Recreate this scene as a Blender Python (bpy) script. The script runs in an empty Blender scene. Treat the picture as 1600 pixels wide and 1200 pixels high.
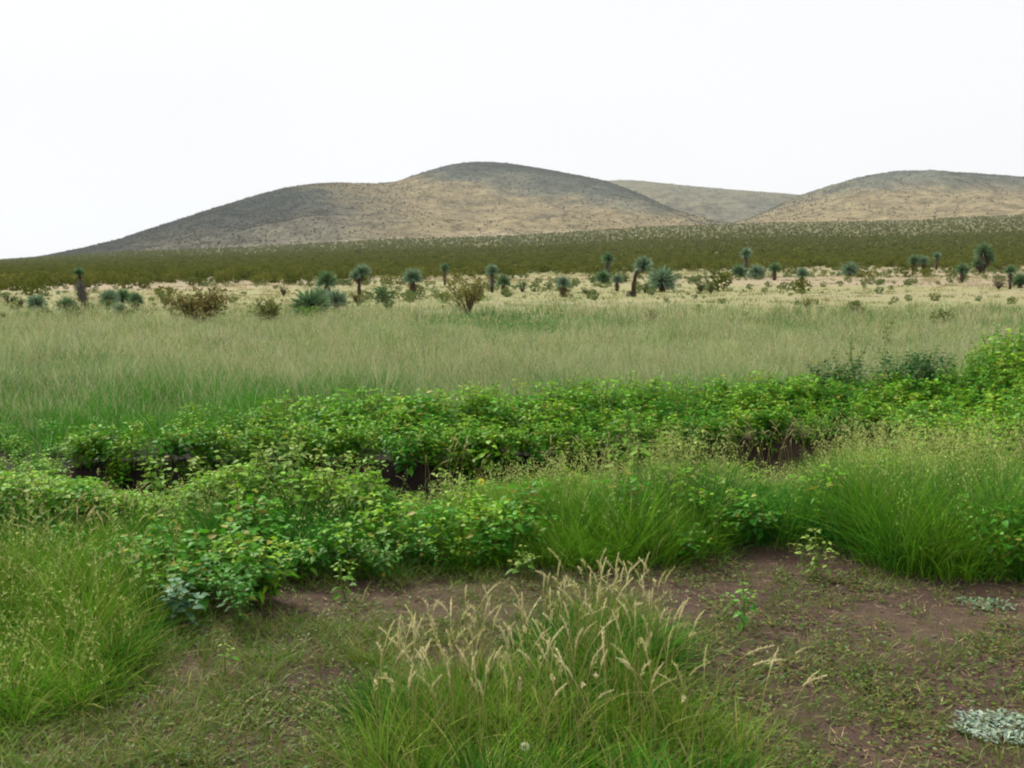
import bpy, math
import numpy as np
from mathutils import Vector

R = np.random.default_rng(11)
scene = bpy.context.scene
COL = scene.collection
PI = math.pi

# ------------------------------------------------------------------ helpers
def lin(r, g, b):
    c = np.array([r, g, b], float) / 255.0
    return np.where(c <= 0.04045, c / 12.92, ((c + 0.055) / 1.055) ** 2.4)

_TAB = np.random.default_rng(5).random((8, 256, 256))
def vnoise(x, y, k=0):
    x = np.asarray(x, float); y = np.asarray(y, float)
    xi = np.floor(x).astype(int); yi = np.floor(y).astype(int)
    fx = x - xi; fy = y - yi
    fx = fx * fx * (3 - 2 * fx); fy = fy * fy * (3 - 2 * fy)
    T = _TAB[k % 8]
    a = T[xi & 255, yi & 255]; b = T[(xi + 1) & 255, yi & 255]
    c = T[xi & 255, (yi + 1) & 255]; d = T[(xi + 1) & 255, (yi + 1) & 255]
    return (a * (1 - fx) + b * fx) * (1 - fy) + (c * (1 - fx) + d * fx) * fy
def fbm(x, y, k=0, o=4):
    s = 0; a = 0.5; t = 0
    for i in range(o):
        s = s + a * vnoise(np.asarray(x) * 2 ** i + 17.3 * i, np.asarray(y) * 2 ** i + 9.1 * i, k + i)
        t += a; a *= 0.5
    return s / t
def sstep(a, b, x):
    t = np.clip((np.asarray(x, float) - a) / (b - a), 0, 1)
    return t * t * (3 - 2 * t)

# ------------------------------------------------------------------ camera numbers
F = 1716.0
CAMH = 1.6
PITCH = math.atan(180.0 / F)
def ray(px, v):
    a = (px - 800.0) / F; b = (600.0 - v) / F
    # camera axes: forward (0,cos,-sin), up (0,sin,cos)
    cp, sp = math.cos(PITCH), math.sin(PITCH)
    return np.array([a, cp + b * sp, -sp + b * cp])

# ------------------------------------------------------------------ terrain
U_T = (np.array([0, 200, 400, 600, 800, 1000, 1200, 1400, 1600]) - 800) / F
Z_T = np.array([11, 20, 25, 33, 37, 46, 51, 53, 60.0])
S_Y = np.array([0, 35, 60, 100, 140, 250, 400, 700, 1200, 1e5])
S_V = np.array([0, 0, .003, .012, .024, .075, .17, .42, 1.0, 1.0])
def wall_y(x):      # foot of the cut bank behind the ditch
    return np.interp(x, [-4, -2.7, -0.8, 0.6, 2.2, 4], [8.5, 8.45, 8.25, 8.8, 9.5, 10.2]) + 0.12 * (vnoise(x * 2.3, x * 0 + 3, 1) - .5)
def gz(x, y):
    x = np.asarray(x, float); y = np.asarray(y, float)
    u = np.clip(x / np.maximum(y, 20.0), -0.6, 0.6)
    z = np.interp(u, U_T, Z_T) * np.interp(y, S_Y, S_V)
    near = sstep(60, 25, y)
    # ditch with a steep far wall
    t = y - wall_y(x)
    on = sstep(-3.7, -3.0, x) * sstep(4.6, 3.2, x)
    dip = np.where(t < 0, sstep(-1.15, -0.1, t), sstep(0.28, 0.0, t + .22 * (fbm(x * 3.1, y * 3.1, 5, 3) - .5)))
    z = z - 0.30 * on * dip + 0.07 * on * sstep(0.0, 0.30, t) * sstep(3.2, 0.6, t) + .06 * on * sstep(-.1, .2, t) * sstep(1.5, .3, t) * (fbm(x * 4, y * 4, 6, 3) - .5)
    # low bank where the tall grass grows
    z = z + 0.05 * sstep(5.6, 6.4, y) * sstep(7.6, 7.0, y)
    z = z + near * (0.05 * (fbm(x * .9, y * .9, 2) - .5) + 0.025 * (fbm(x * 5, y * 5, 3, 3) - .5))
    mid = sstep(30, 70, y) * sstep(400, 200, y)
    z = z + mid * 0.5 * (fbm(x * .06, y * .06, 4, 3) - .5)
    return z
def gp(px, v, hint=None):
    d = ray(px, v); t = 2.0
    for i in range(4000):
        p = d * t; h = CAMH + p[2] - float(gz(p[0], p[1]))
        if h <= 0: break
        t += max(0.01, min(h * 0.5, t * 0.01))
    return np.array([p[0], p[1], float(gz(p[0], p[1]))])
def flat(px, v):
    d = ray(px, v); t = -CAMH / d[2]
    return d[0] * t, d[1] * t

# ------------------------------------------------------------------ mesh building
class MB:
    """collects vertices, triangles and a colour per vertex; build() links ONE mesh object"""
    def __init__(s): s.v = []; s.f = []; s.c = []; s.n = 0
    def add(s, V, Fc, C):
        V = np.asarray(V, float).reshape(-1, 3); Fc = np.asarray(Fc, int).reshape(-1, 3)
        C = np.asarray(C, float)
        if C.ndim == 1: C = np.broadcast_to(C, V.shape)
        s.v.append(V); s.f.append(Fc + s.n); s.c.append(C.reshape(-1, 3)); s.n += len(V)
    def build(s, name, mat, parent=None, smooth=False):
        V = np.concatenate(s.v).astype(np.float32); Fc = np.concatenate(s.f).astype(np.int32); C = np.concatenate(s.c)
        me = bpy.data.meshes.new(name)
        me.vertices.add(len(V)); me.vertices.foreach_set('co', V.ravel())
        me.loops.add(Fc.size); me.loops.foreach_set('vertex_index', Fc.ravel())
        me.polygons.add(len(Fc)); me.polygons.foreach_set('loop_start', np.arange(0, Fc.size, 3, dtype=np.int32))
        at = me.attributes.new('Col', 'FLOAT_COLOR', 'POINT')
        at.data.foreach_set('color', np.concatenate([np.clip(C, 0, 1), np.ones((len(C), 1))], 1).astype(np.float32).ravel())
        me.update(calc_edges=True); me.validate()
        if smooth: me.polygons.foreach_set('use_smooth', np.ones(len(Fc), bool))
        me.materials.append(mat)
        o = bpy.data.objects.new(name, me); COL.objects.link(o)
        if parent: o.parent = parent
        return o
    def merge(s, m, M=None, off=(0, 0, 0)):
        for V, Fc, C in m.parts():
            s.add((V @ M.T if M is not None else V) + np.asarray(off), Fc, C)
    def parts(s):
        if not s.v: return []
        return [(np.concatenate(s.v), np.concatenate(s.f), np.concatenate(s.c))]

def blades(mb, P, H, W, bend, az, c0, c1, segs=3, face=None, power=1.0, tipw=0.0):
    """n curved tapered blades; az = direction of bend, face = azimuth of the blade's flat side"""
    n = len(P)
    if n == 0: return
    H = np.broadcast_to(H, n); W = np.broadcast_to(W, n); bend = np.broadcast_to(bend, n)
    if face is None: face = R.random(n) * 2 * PI
    side = np.stack([np.cos(face), np.sin(face), np.zeros(n)], 1)
    dr = np.stack([np.cos(az), np.sin(az), np.zeros(n)], 1)
    VV = []; CC = []
    c0 = np.broadcast_to(c0, (n, 3)); c1 = np.broadcast_to(c1, (n, 3))
    for i in range(segs):
        t = i / segs
        c = P + dr * (bend * H * t ** 1.8)[:, None]
        c[:, 2] += H * (t - 0.35 * np.minimum(bend, 1.2) * t * t)
        w = (W * ((1 - t) ** 0.7 * (1 - tipw) + tipw) * 0.5)[:, None]
        VV += [c - side * w, c + side * w]
        k = t ** power
        CC += [c0 * (1 - k) + c1 * k] * 2
    c = P + dr * (bend * H)[:, None]; c[:, 2] += H * (1 - 0.35 * np.minimum(bend, 1.2))
    VV.append(c); CC.append(c1)
    V = np.stack(VV, 1); C = np.stack(CC, 1); k = 2 * segs + 1
    f = []
    for i in range(segs - 1):
        a = 2 * i; f += [[a, a + 1, a + 3], [a, a + 3, a + 2]]
    a = 2 * (segs - 1); f.append([a, a + 1, a + 2])
    Fc = (np.array(f)[None] + (np.arange(n) * k)[:, None, None]).reshape(-1, 3)
    mb.add(V.reshape(-1, 3), Fc, C.reshape(-1, 3))
    return c

def unit(v): return v / np.maximum(np.linalg.norm(v, axis=-1, keepdims=True), 1e-9)

def leaves(mb, P, D, N, L, W, c, droop=0.25, fold=0.18):
    """ovate folded leaves: base P, direction D, upper side N"""
    n = len(P)
    if n == 0: return
    L = np.broadcast_to(L, n)[:, None]; W = np.broadcast_to(W, n)[:, None]
    D = unit(D); S = unit(np.cross(D, N)); N = np.cross(S, D)
    dn = np.array([0, 0, -1.0])
    dr = np.broadcast_to(droop, n)[:, None]
    b = P
    m = P + D * L * .45 - N * W * fold
    l1 = P + D * L * .28 - S * W * .46; r1 = P + D * L * .28 + S * W * .46
    l2 = P + D * L * .62 - S * W * .38 + dn * L * dr * .3; r2 = P + D * L * .62 + S * W * .38 + dn * L * dr * .3
    t = P + D * L + dn * L * dr
    V = np.stack([b, m, l1, r1, l2, r2, t], 1)
    f = np.array([[0, 1, 2], [0, 3, 1], [2, 1, 4], [4, 1, 6], [1, 3, 5], [1, 5, 6]])
    Fc = (f[None] + (np.arange(n) * 7)[:, None, None]).reshape(-1, 3)
    c = np.broadcast_to(c, (n, 3))
    mb.add(V.reshape(-1, 3), Fc, np.repeat(c, 7, 0))

def tube(mb, pts, rad, col, sides=5):
    pts = np.asarray(pts, float); k = len(pts); rad = np.broadcast_to(rad, k)
    T = np.gradient(pts, axis=0); T = unit(T)
    ref = np.array([1.0, 0, 0]) if abs(T[0][0]) < .8 else np.array([0, 1.0, 0])
    A = unit(np.cross(T, ref)); B = np.cross(T, A)
    a = np.arange(sides) / sides * 2 * PI
    V = pts[:, None] + rad[:, None, None] * (np.cos(a)[None, :, None] * A[:, None] + np.sin(a)[None, :, None] * B[:, None])
    f = []
    for i in range(k - 1):
        for j in range(sides):
            p = i * sides + j; q = i * sides + (j + 1) % sides
            f += [[p, q, q + sides], [p, q + sides, p + sides]]
    for j in range(1, sides - 1):
        f.append([(k - 1) * sides, (k - 1) * sides + j, (k - 1) * sides + j + 1])
    mb.add(V.reshape(-1, 3), f, np.asarray(col, float))

# ------------------------------------------------------------------ materials
def new_mat(name):
    m = bpy.data.materials.new(name); m.use_nodes = True
    nt = m.node_tree; nt.nodes.clear()
    return m, nt, nt.nodes.new('ShaderNodeOutputMaterial')
def foliage(name, trans=0.35, gloss=0.04, rough=0.5):
    m, nt, out = new_mat(name); N = nt.nodes; L = nt.links
    at = N.new('ShaderNodeAttribute'); at.attribute_name = 'Col'
    tc = N.new('ShaderNodeNewGeometry')
    nz = N.new('ShaderNodeTexNoise'); nz.inputs['Scale'].default_value = 35; nz.inputs['Detail'].default_value = 2
    L.new(tc.outputs['Position'], nz.inputs['Vector'])
    mr = N.new('ShaderNodeMapRange'); mr.inputs[1].default_value = .3; mr.inputs[2].default_value = .7
    mr.inputs[3].default_value = .82; mr.inputs[4].default_value = 1.18
    L.new(nz.outputs[0], mr.inputs[0])
    mx = N.new('ShaderNodeVectorMath'); mx.operation = 'SCALE'
    L.new(at.outputs['Color'], mx.inputs[0]); L.new(mr.outputs[0], mx.inputs['Scale'])
    d = N.new('ShaderNodeBsdfDiffuse'); t = N.new('ShaderNodeBsdfTranslucent'); g = N.new('ShaderNodeBsdfGlossy')
    g.inputs['Roughness'].default_value = rough; g.inputs['Color'].default_value = (.9, .95, .9, 1)
    L.new(mx.outputs[0], d.inputs[0]); L.new(mx.outputs[0], t.inputs[0])
    a = N.new('ShaderNodeMixShader'); a.inputs[0].default_value = trans
    L.new(d.outputs[0], a.inputs[1]); L.new(t.outputs[0], a.inputs[2])
    b = N.new('ShaderNodeMixShader'); b.inputs[0].default_value = gloss
    L.new(a.outputs[0], b.inputs[1]); L.new(g.outputs[0], b.inputs[2])
    L.new(b.outputs[0], out.inputs[0])
    return m
M_GRASS = foliage('grass_blade', .22, .0, .6)
M_LEAF = foliage('broad_leaf', .30, .02, .5)
M_YUCCA = foliage('yucca_leaf', .12, .02, .5)
M_WOOD = foliage('dry_stem', .05, .0)
M_SCRUB = foliage('scrub_leaf', .2, .0)

def mat_ground():
    m, nt, out = new_mat('bare_earth'); N = nt.nodes; L = nt.links
    at = N.new('ShaderNodeAttribute'); at.attribute_name = 'Col'
    g = N.new('ShaderNodeNewGeometry')
    def noise(sc, det=6, ro=.6):
        n = N.new('ShaderNodeTexNoise'); n.inputs['Scale'].default_value = sc; n.inputs['Detail'].default_value = det
        n.inputs['Roughness'].default_value = ro; L.new(g.outputs['Position'], n.inputs['Vector']); return n
    n1 = noise(14); n2 = noise(2.2); n3 = noise(90, 3)
    ad = N.new('ShaderNodeMath'); ad.operation = 'ADD'; L.new(n1.outputs[0], ad.inputs[0]); L.new(n2.outputs[0], ad.inputs[1])
    ad2 = N.new('ShaderNodeMath'); ad2.operation = 'ADD'; L.new(ad.outputs[0], ad2.inputs[0]); L.new(n3.outputs[0], ad2.inputs[1])
    mr = N.new('ShaderNodeMapRange'); mr.inputs[1].default_value = 1.0; mr.inputs[2].default_value = 2.0
    mr.inputs[3].default_value = .55; mr.inputs[4].default_value = 1.5
    L.new(ad2.outputs[0], mr.inputs[0])
    sc = N.new('ShaderNodeVectorMath'); sc.operation = 'SCALE'
    L.new(at.outputs['Color'], sc.inputs[0]); L.new(mr.outputs[0], sc.inputs['Scale'])
    b = N.new('ShaderNodeBsdfPrincipled'); b.inputs['Roughness'].default_value = .95; b.inputs['Specular IOR Level'].default_value = .15
    L.new(sc.outputs[0], b.inputs['Base Color'])
    bp = N.new('ShaderNodeBump'); bp.inputs['Strength'].default_value = .6; bp.inputs['Distance'].default_value = .03
    L.new(ad2.outputs[0], bp.inputs['Height']); L.new(bp.outputs[0], b.inputs['Normal'])
    L.new(b.outputs[0], out.inputs[0])
    return m
def mat_hill():
    m, nt, out = new_mat('hill_slope'); N = nt.nodes; L = nt.links
    at = N.new('ShaderNodeAttribute'); at.attribute_name = 'Col'
    g = N.new('ShaderNodeNewGeometry')
    def noise(sc, det=5, ro=.65):
        n = N.new('ShaderNodeTexNoise'); n.inputs['Scale'].default_value = sc; n.inputs['Detail'].default_value = det
        n.inputs['Roughness'].default_value = ro; L.new(g.outputs['Position'], n.inputs['Vector']); return n
    n1 = noise(.03, 4, .6); n2 = noise(.11, 3, .7)
    ad = N.new('ShaderNodeMath'); ad.operation = 'ADD'; L.new(n1.outputs[0], ad.inputs[0]); L.new(n2.outputs[0], ad.inputs[1])
    mr = N.new('ShaderNodeMapRange'); mr.inputs[1].default_value = .76; mr.inputs[2].default_value = 1.24
    mr.inputs[3].default_value = .5; mr.inputs[4].default_value = 1.5
    L.new(ad.outputs[0], mr.inputs[0])
    sc = N.new('ShaderNodeVectorMath'); sc.operation = 'SCALE'
    L.new(at.outputs['Color'], sc.inputs[0]); L.new(mr.outputs[0], sc.inputs['Scale'])
    b = N.new('ShaderNodeBsdfDiffuse'); L.new(sc.outputs[0], b.inputs[0])
    L.new(b.outputs[0], out.inputs[0])
    return m
M_GROUND = mat_ground(); M_HILL = mat_hill()

def tag(o, label=None, cat=None, group=None, kind=None):
    if label: o['label'] = label
    if cat: o['category'] = cat
    if group: o['group'] = group
    if kind: o['kind'] = kind
    return o
def empty(name, loc, rz=0, sc=1.0):
    o = bpy.data.objects.new(name, None); COL.objects.link(o)
    o.location = loc; o.rotation_euler = (0, 0, rz); o.scale = (sc, sc, sc)
    o.empty_display_size = .2
    return o
def copy_tree(root, kids):
    c = root.copy(); COL.objects.link(c)
    for k in kids:
        d = k.copy(); COL.objects.link(d); d.parent = c
    return c

# ------------------------------------------------------------------ ground sheet
def axis(fine0, fine1, step, far0, far1, g=1.07):
    a = list(np.arange(fine0, fine1, step)); s = step
    x = a[-1]
    while x < far1: s *= g; x += s; a.append(x)
    s = step; x = a[0]; pre = []
    while x > far0: s *= g; x -= s; pre.append(x)
    return np.array(pre[::-1] + a)
xs = axis(-5, 5, .05, -5500, 5500); ys = axis(2.6, 11, .045, -300, 7000)
X, Y = np.meshgrid(xs, ys)
Z = gz(X, Y)
dirt = lin(70, 54, 48); dirt2 = lin(80, 67, 54); shaded_earth = lin(37, 29, 27)
sand = lin(140, 128, 105); straw = lin(132, 130, 92); belt = lin(88, 84, 50); meadow = lin(96, 98, 62)
n1 = fbm(X * .7, Y * .7, 1)[..., None]
c = dirt * (1 - sstep(.35, .65, n1)) + dirt2 * sstep(.35, .65, n1)
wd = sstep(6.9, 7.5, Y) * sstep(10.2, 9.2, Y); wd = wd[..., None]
c = c * (1 - wd) + shaded_earth * wd  # ditch earth darkened in colour to stand for shade under the overhang
k = sstep(9.5, 12, Y)[..., None]; c = c * (1 - k) + meadow * k
k = (sstep(34, 50, Y + 14 * (fbm(X * .05, Y * .05, 2) - .5)))[..., None]
nn = sstep(.42, .6, fbm(X * .035, Y * .06, 5))[..., None]
c = c * (1 - k) + (sand * nn + straw * (1 - nn)) * k
uu = X / np.maximum(Y, 1)
def belt_y(u): return np.interp(u, [-.47, -.25, -.1, .1, .3, .5], [78, 92, 112, 135, 140, 140])
k = sstep(0, 40, Y - belt_y(uu) - 5)[..., None]; c = c * (1 - k) + (belt * sstep(1400, 500, Y)[..., None] + lin(96, 94, 62) * (1 - sstep(1400, 500, Y)[..., None])) * k
mb = MB()
ny, nx = X.shape
idx = np.arange(nx * ny).reshape(ny, nx)
q = np.stack([idx[:-1, :-1], idx[:-1, 1:], idx[1:, 1:], idx[1:, :-1]], -1).reshape(-1, 4)
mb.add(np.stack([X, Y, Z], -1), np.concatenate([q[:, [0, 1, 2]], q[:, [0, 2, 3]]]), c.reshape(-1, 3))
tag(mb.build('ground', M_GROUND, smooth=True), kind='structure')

# ------------------------------------------------------------------ hills
def elev(v): return (420.0 - v) / F * 1.011
class Hill: pass
def make_hill(name, sil, yr_pts, yf, col_fn, u0, u1, seed, nu=420, nt=120, conc=1.25, amp=20.0, dv=4.0):
    pu = (np.array([s[0] for s in sil]) - 800) / F; pv = np.array([s[1] for s in sil], float) + dv
    us = np.linspace(u0, u1, nu)
    v = np.interp(us, pu, pv)
    ker = np.hanning(15); ker /= ker.sum(); v = np.convolve(np.pad(v, 7, 'edge'), ker, 'valid')
    yr = np.interp(us, (np.array([p[0] for p in yr_pts]) - 800) / F, [p[1] for p in yr_pts])
    zr = CAMH + elev(v) * yr
    ts = np.concatenate([np.linspace(0, 1, nt), np.linspace(1, 2.2, 36)[1:]])
    UU, TT = np.meshgrid(us, ts)
    YY = yf + (yr - yf)[None] * TT
    XX = UU * YY
    z0 = np.interp(us, U_T, Z_T) - 4
    wob = (fbm(XX * .004, YY * .004, seed) - .5)
    t = np.clip(TT + .30 * wob * np.sin(np.clip(TT, 0, 1) * PI), 0, 1)
    pr = np.where(TT <= 1, (1 - np.cos(PI * t ** conc)) / 2 * .72 + t ** (conc + .2) * .28, 1 - 1.0 * ((TT - 1) / 1.2) ** 1.6)
    pr = np.where(TT <= 1, pr, pr)
    ZZ = z0[None] + (zr - z0)[None] * pr
    gull = ((fbm(XX * .011, YY * .004, seed + 2, 4) - .5) + .5 * (np.abs(fbm(XX * .02, YY * .008, seed + 3, 3) - .5) - .15)) * amp * np.sin(np.clip(TT, 0, 1) * PI)
    ZZ = ZZ + gull
    ny, nx = XX.shape; idx = np.arange(nx * ny).reshape(ny, nx)
    q = np.stack([idx[:-1, :-1], idx[:-1, 1:], idx[1:, 1:], idx[1:, :-1]], -1).reshape(-1, 4)
    mb = MB(); mb.add(np.stack([XX, YY, ZZ], -1), np.concatenate([q[:, [0, 1, 2]], q[:, [0, 2, 3]]]), col_fn(XX, YY, ZZ, TT).reshape(-1, 3))
    tag(mb.build(name, M_HILL, smooth=True), kind='structure')
    h = Hill(); h.us, h.yr, h.yf, h.X, h.Y, h.Z, h.ts = us, yr, yf, XX, YY, ZZ, ts
    return h
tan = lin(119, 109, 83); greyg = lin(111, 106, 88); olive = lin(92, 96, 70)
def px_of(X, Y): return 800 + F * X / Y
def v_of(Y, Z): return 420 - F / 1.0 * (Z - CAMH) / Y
shaded_crest = lin(82, 86, 75)  # slope colour with cloud shade put into it
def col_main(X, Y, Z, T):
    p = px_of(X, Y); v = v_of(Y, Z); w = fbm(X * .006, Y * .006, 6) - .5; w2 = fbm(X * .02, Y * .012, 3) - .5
    k = sstep(470, 640, p + 260 * w + 90 * w2)             # tan sunlit slope to the east; cloud shade elsewhere deepened in the colour
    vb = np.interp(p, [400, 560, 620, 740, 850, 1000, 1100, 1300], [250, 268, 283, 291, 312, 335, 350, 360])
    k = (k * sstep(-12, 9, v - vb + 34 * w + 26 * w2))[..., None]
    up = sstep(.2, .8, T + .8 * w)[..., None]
    c = (greyg * (1 - up) + shaded_crest * up) * (1 - k) + tan * k
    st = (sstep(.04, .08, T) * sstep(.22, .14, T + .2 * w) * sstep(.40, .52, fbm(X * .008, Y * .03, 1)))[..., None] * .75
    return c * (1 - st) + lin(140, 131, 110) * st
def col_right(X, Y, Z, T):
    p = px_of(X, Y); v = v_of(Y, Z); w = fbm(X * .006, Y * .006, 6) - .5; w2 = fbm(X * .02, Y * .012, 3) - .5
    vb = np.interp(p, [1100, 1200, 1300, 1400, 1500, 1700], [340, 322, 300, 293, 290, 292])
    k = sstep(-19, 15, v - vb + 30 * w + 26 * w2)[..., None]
    return shaded_crest * 1.1 * (1 - k) + tan * k  # cloud shade along the crest painted into the slope colour
def col_back(X, Y, Z, T):
    w = fbm(X * .004, Y * .004, 6)[..., None]
    return lin(92, 94, 78) * (1 - w) + lin(116, 109, 86) * w
S_MAIN = [(-500, 412), (-200, 412), (0, 407), (50, 401), (100, 392), (180, 374), (250, 352), (330, 327), (400, 306), (450, 293), (490, 287), (530, 285), (580, 287), (615, 286),
          (650, 274), (700, 259), (740, 254), (790, 256), (850, 265), (900, 274), (950, 286), (1000, 304), (1040, 322), (1080, 338), (1120, 348), (1180, 356), (1300, 370)]
S_BACK = [(700, 330), (860, 296), (940, 284), (960, 281), (1000, 283), (1060, 289), (1130, 295), (1200, 300), (1240, 303), (1300, 312), (1450, 340)]
S_RIGHT = [(1020, 370), (1080, 355), (1120, 349), (1160, 339), (1200, 322), (1240, 303), (1290, 287), (1340, 274), (1390, 267), (1450, 266), (1520, 269), (1600, 275), (1750, 292), (2000, 340), (2200, 370)]
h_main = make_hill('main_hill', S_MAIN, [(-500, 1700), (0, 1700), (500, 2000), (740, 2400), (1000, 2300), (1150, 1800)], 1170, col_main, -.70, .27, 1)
h_back = make_hill('far_hill', S_BACK, [(700, 3600), (1450, 3600)], 2000, col_back, -.05, .38, 3, nu=200)
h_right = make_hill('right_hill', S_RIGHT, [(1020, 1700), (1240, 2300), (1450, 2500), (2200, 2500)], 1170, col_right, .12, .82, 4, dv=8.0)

# ------------------------------------------------------------------ far scrub (stuff)
def shrubs(mb, P, S, nq, cA, cB, leafsize=.28, up=.75, seed=0):
    """n shrubs of nq leaf clumps each; P base, S height"""
    n = len(P)
    rng = np.random.default_rng(seed)
    a = rng.random((n, nq)) * 2 * PI; r = np.sqrt(rng.random((n, nq))); h = rng.random((n, nq)) ** .8
    rad = S[:, None] * .62 * r * (.35 + .65 * np.sin(np.clip(h, .05, 1) * PI * .75))
    cx = P[:, None, 0] + rad * np.cos(a); cy = P[:, None, 1] + rad * np.sin(a)
    cz = P[:, None, 2] + S[:, None] * up * h * 1.25 * (1 - .25 * r * r)
    C = np.stack([cx, cy, cz], -1).reshape(-1, 3)
    m = len(C); sz = (np.repeat(S, nq) * leafsize * (.6 + .8 * rng.random(m)))[:, None]
    d1 = unit(rng.normal(size=(m, 3))); d2 = unit(np.cross(d1, rng.normal(size=(m, 3))))
    V = np.stack([C + d1 * sz, C - d1 * sz * .5 + d2 * sz * .8, C - d1 * sz * .5 - d2 * sz * .8], 1)
    k = np.repeat(rng.random(n), nq)[:, None] * .7 + rng.random((m, 1)) * .3
    col = cA * (1 - k) + cB * k
    mb.add(V.reshape(-1, 3), np.arange(3 * m).reshape(-1, 3), np.repeat(col, 3, 0))
rng = np.random.default_rng(21)
def scat_polar(n, y0, y1, um=.58, p=1.0):
    y = (y0 ** (1 + p) + rng.random(n) * (y1 ** (1 + p) - y0 ** (1 + p))) ** (1 / (1 + p))
    u = (rng.random(n) * 2 - 1) * um
    return u * y, y
mb = MB()
cA = lin(76, 88, 34); cB = lin(112, 114, 54)
for (n, y0, y1, nq, s0, s1, ls) in ((8500, 60, 300, 110, .8, 1.4, .12), (14000, 300, 620, 26, .9, 1.5, .3), (26000, 620, 1240, 11, .9, 1.6, .42)):
    x, y = scat_polar(n, y0, y1)
    u = x / y
    keep = (rng.random(n) < .04 + .96 * sstep(-16, 16, y - belt_y(u) - 40 * (fbm(x * .05, y * .05, 3) - .5)) ** 2) & (fbm(x * .02, y * .02, 2) > .25 * rng.random(n))
    keep &= ~((y > 600) & (rng.random(n) < sstep(600, 1240, y) * .6))
    x, y = x[keep], y[keep]
    P = np.stack([x, y, gz(x, y) - .05], 1)
    big = sstep(.3, .7, fbm(x * .01, y * .01, 6))[:, None]
    S = s0 + (s1 - s0) * rng.random(len(x)) ** 1.5
    shrubs(mb, P, S, nq, cA, cB, ls, seed=n)
tag(mb.build('creosote_scrub', M_SCRUB), 'dense olive green desert scrub covering the gentle slope below the hills', 'scrub', kind='stuff')

mb = MB()
for h, n, sd in ((h_main, 60000, 1), (h_right, 40000, 2), (h_back, 9000, 3)):
    ii = rng.random(n); jj = rng.random(n)
    nu = len(h.us); nt = int(np.searchsorted(h.ts, 1.02))
    a = ii * (nu - 1.001); b = jj ** .8 * (nt - 1.001)
    ai = a.astype(int); bi = b.astype(int); fa = a - ai; fb = b - bi
    def bil(A): return (A[bi, ai] * (1 - fa) + A[bi, ai + 1] * fa) * (1 - fb) + (A[bi + 1, ai] * (1 - fa) + A[bi + 1, ai + 1] * fa) * fb
    x, y, z = bil(h.X), bil(h.Y), bil(h.Z)
    p = px_of(x, y); T = b / (nt - 1)
    w = fbm(x * .006, y * .006, 6) - .5
    dens = np.full(n, .45)
    if sd == 1:
        dens = .75 - .4 * sstep(430, 660, p + 200 * w) * (1 - sstep(.5, .8, T + .3 * w))
    if sd == 2:
        dens = .3 + .45 * sstep(.5, .8, T + .3 * w)
    dens = dens * (.1 + 1.8 * fbm(x * .025, y * .02, 1) ** 1.5)
    keep = rng.random(n) < dens
    P = np.stack([x, y, z - .3], 1)[keep]
    S = (.8 + 1.5 * rng.random(len(P)) ** 2.2) * (1.3 if sd == 3 else 1)
    shrubs(mb, P, S, 8, lin(80, 82, 58), lin(108, 102, 76), .5, seed=sd + 40)
tag(mb.build('hill_scrub', M_SCRUB), 'scattered dark scrub dotting the slopes of the hills', 'scrub', kind='stuff')

# ------------------------------------------------------------------ how tall the growth stands along the ditch
LIM_P = [-300, 0, 130, 150, 240, 290, 330, 400, 470, 540, 575, 592, 650, 700, 765, 800, 900, 950, 985, 1130, 1150, 1280, 1300, 1350, 1450, 1600, 2000]
LIM_V = [740, 745, 755, 772, 780, 765, 745, 728, 742, 745, 748, 790, 786, 770, 748, 738, 722, 738, 708, 694, 748, 744, 690, 684, 690, 690, 690]
TOP_P = [-300, 0, 100, 200, 300, 400, 500, 600, 700, 800, 1000, 1200, 1300, 1400, 1450, 1500, 1560, 1600, 2000]
TOP_V = [662, 654, 647, 640, 636, 627, 618, 611, 606, 600, 597, 592, 592, 592, 588, 566, 532, 520, 500]
def room(x, y, P_, V_):
    return CAMH - (np.interp(800 + F * x / y, P_, V_) - 420) / 1735.0 * y - gz(x, y)

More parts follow.
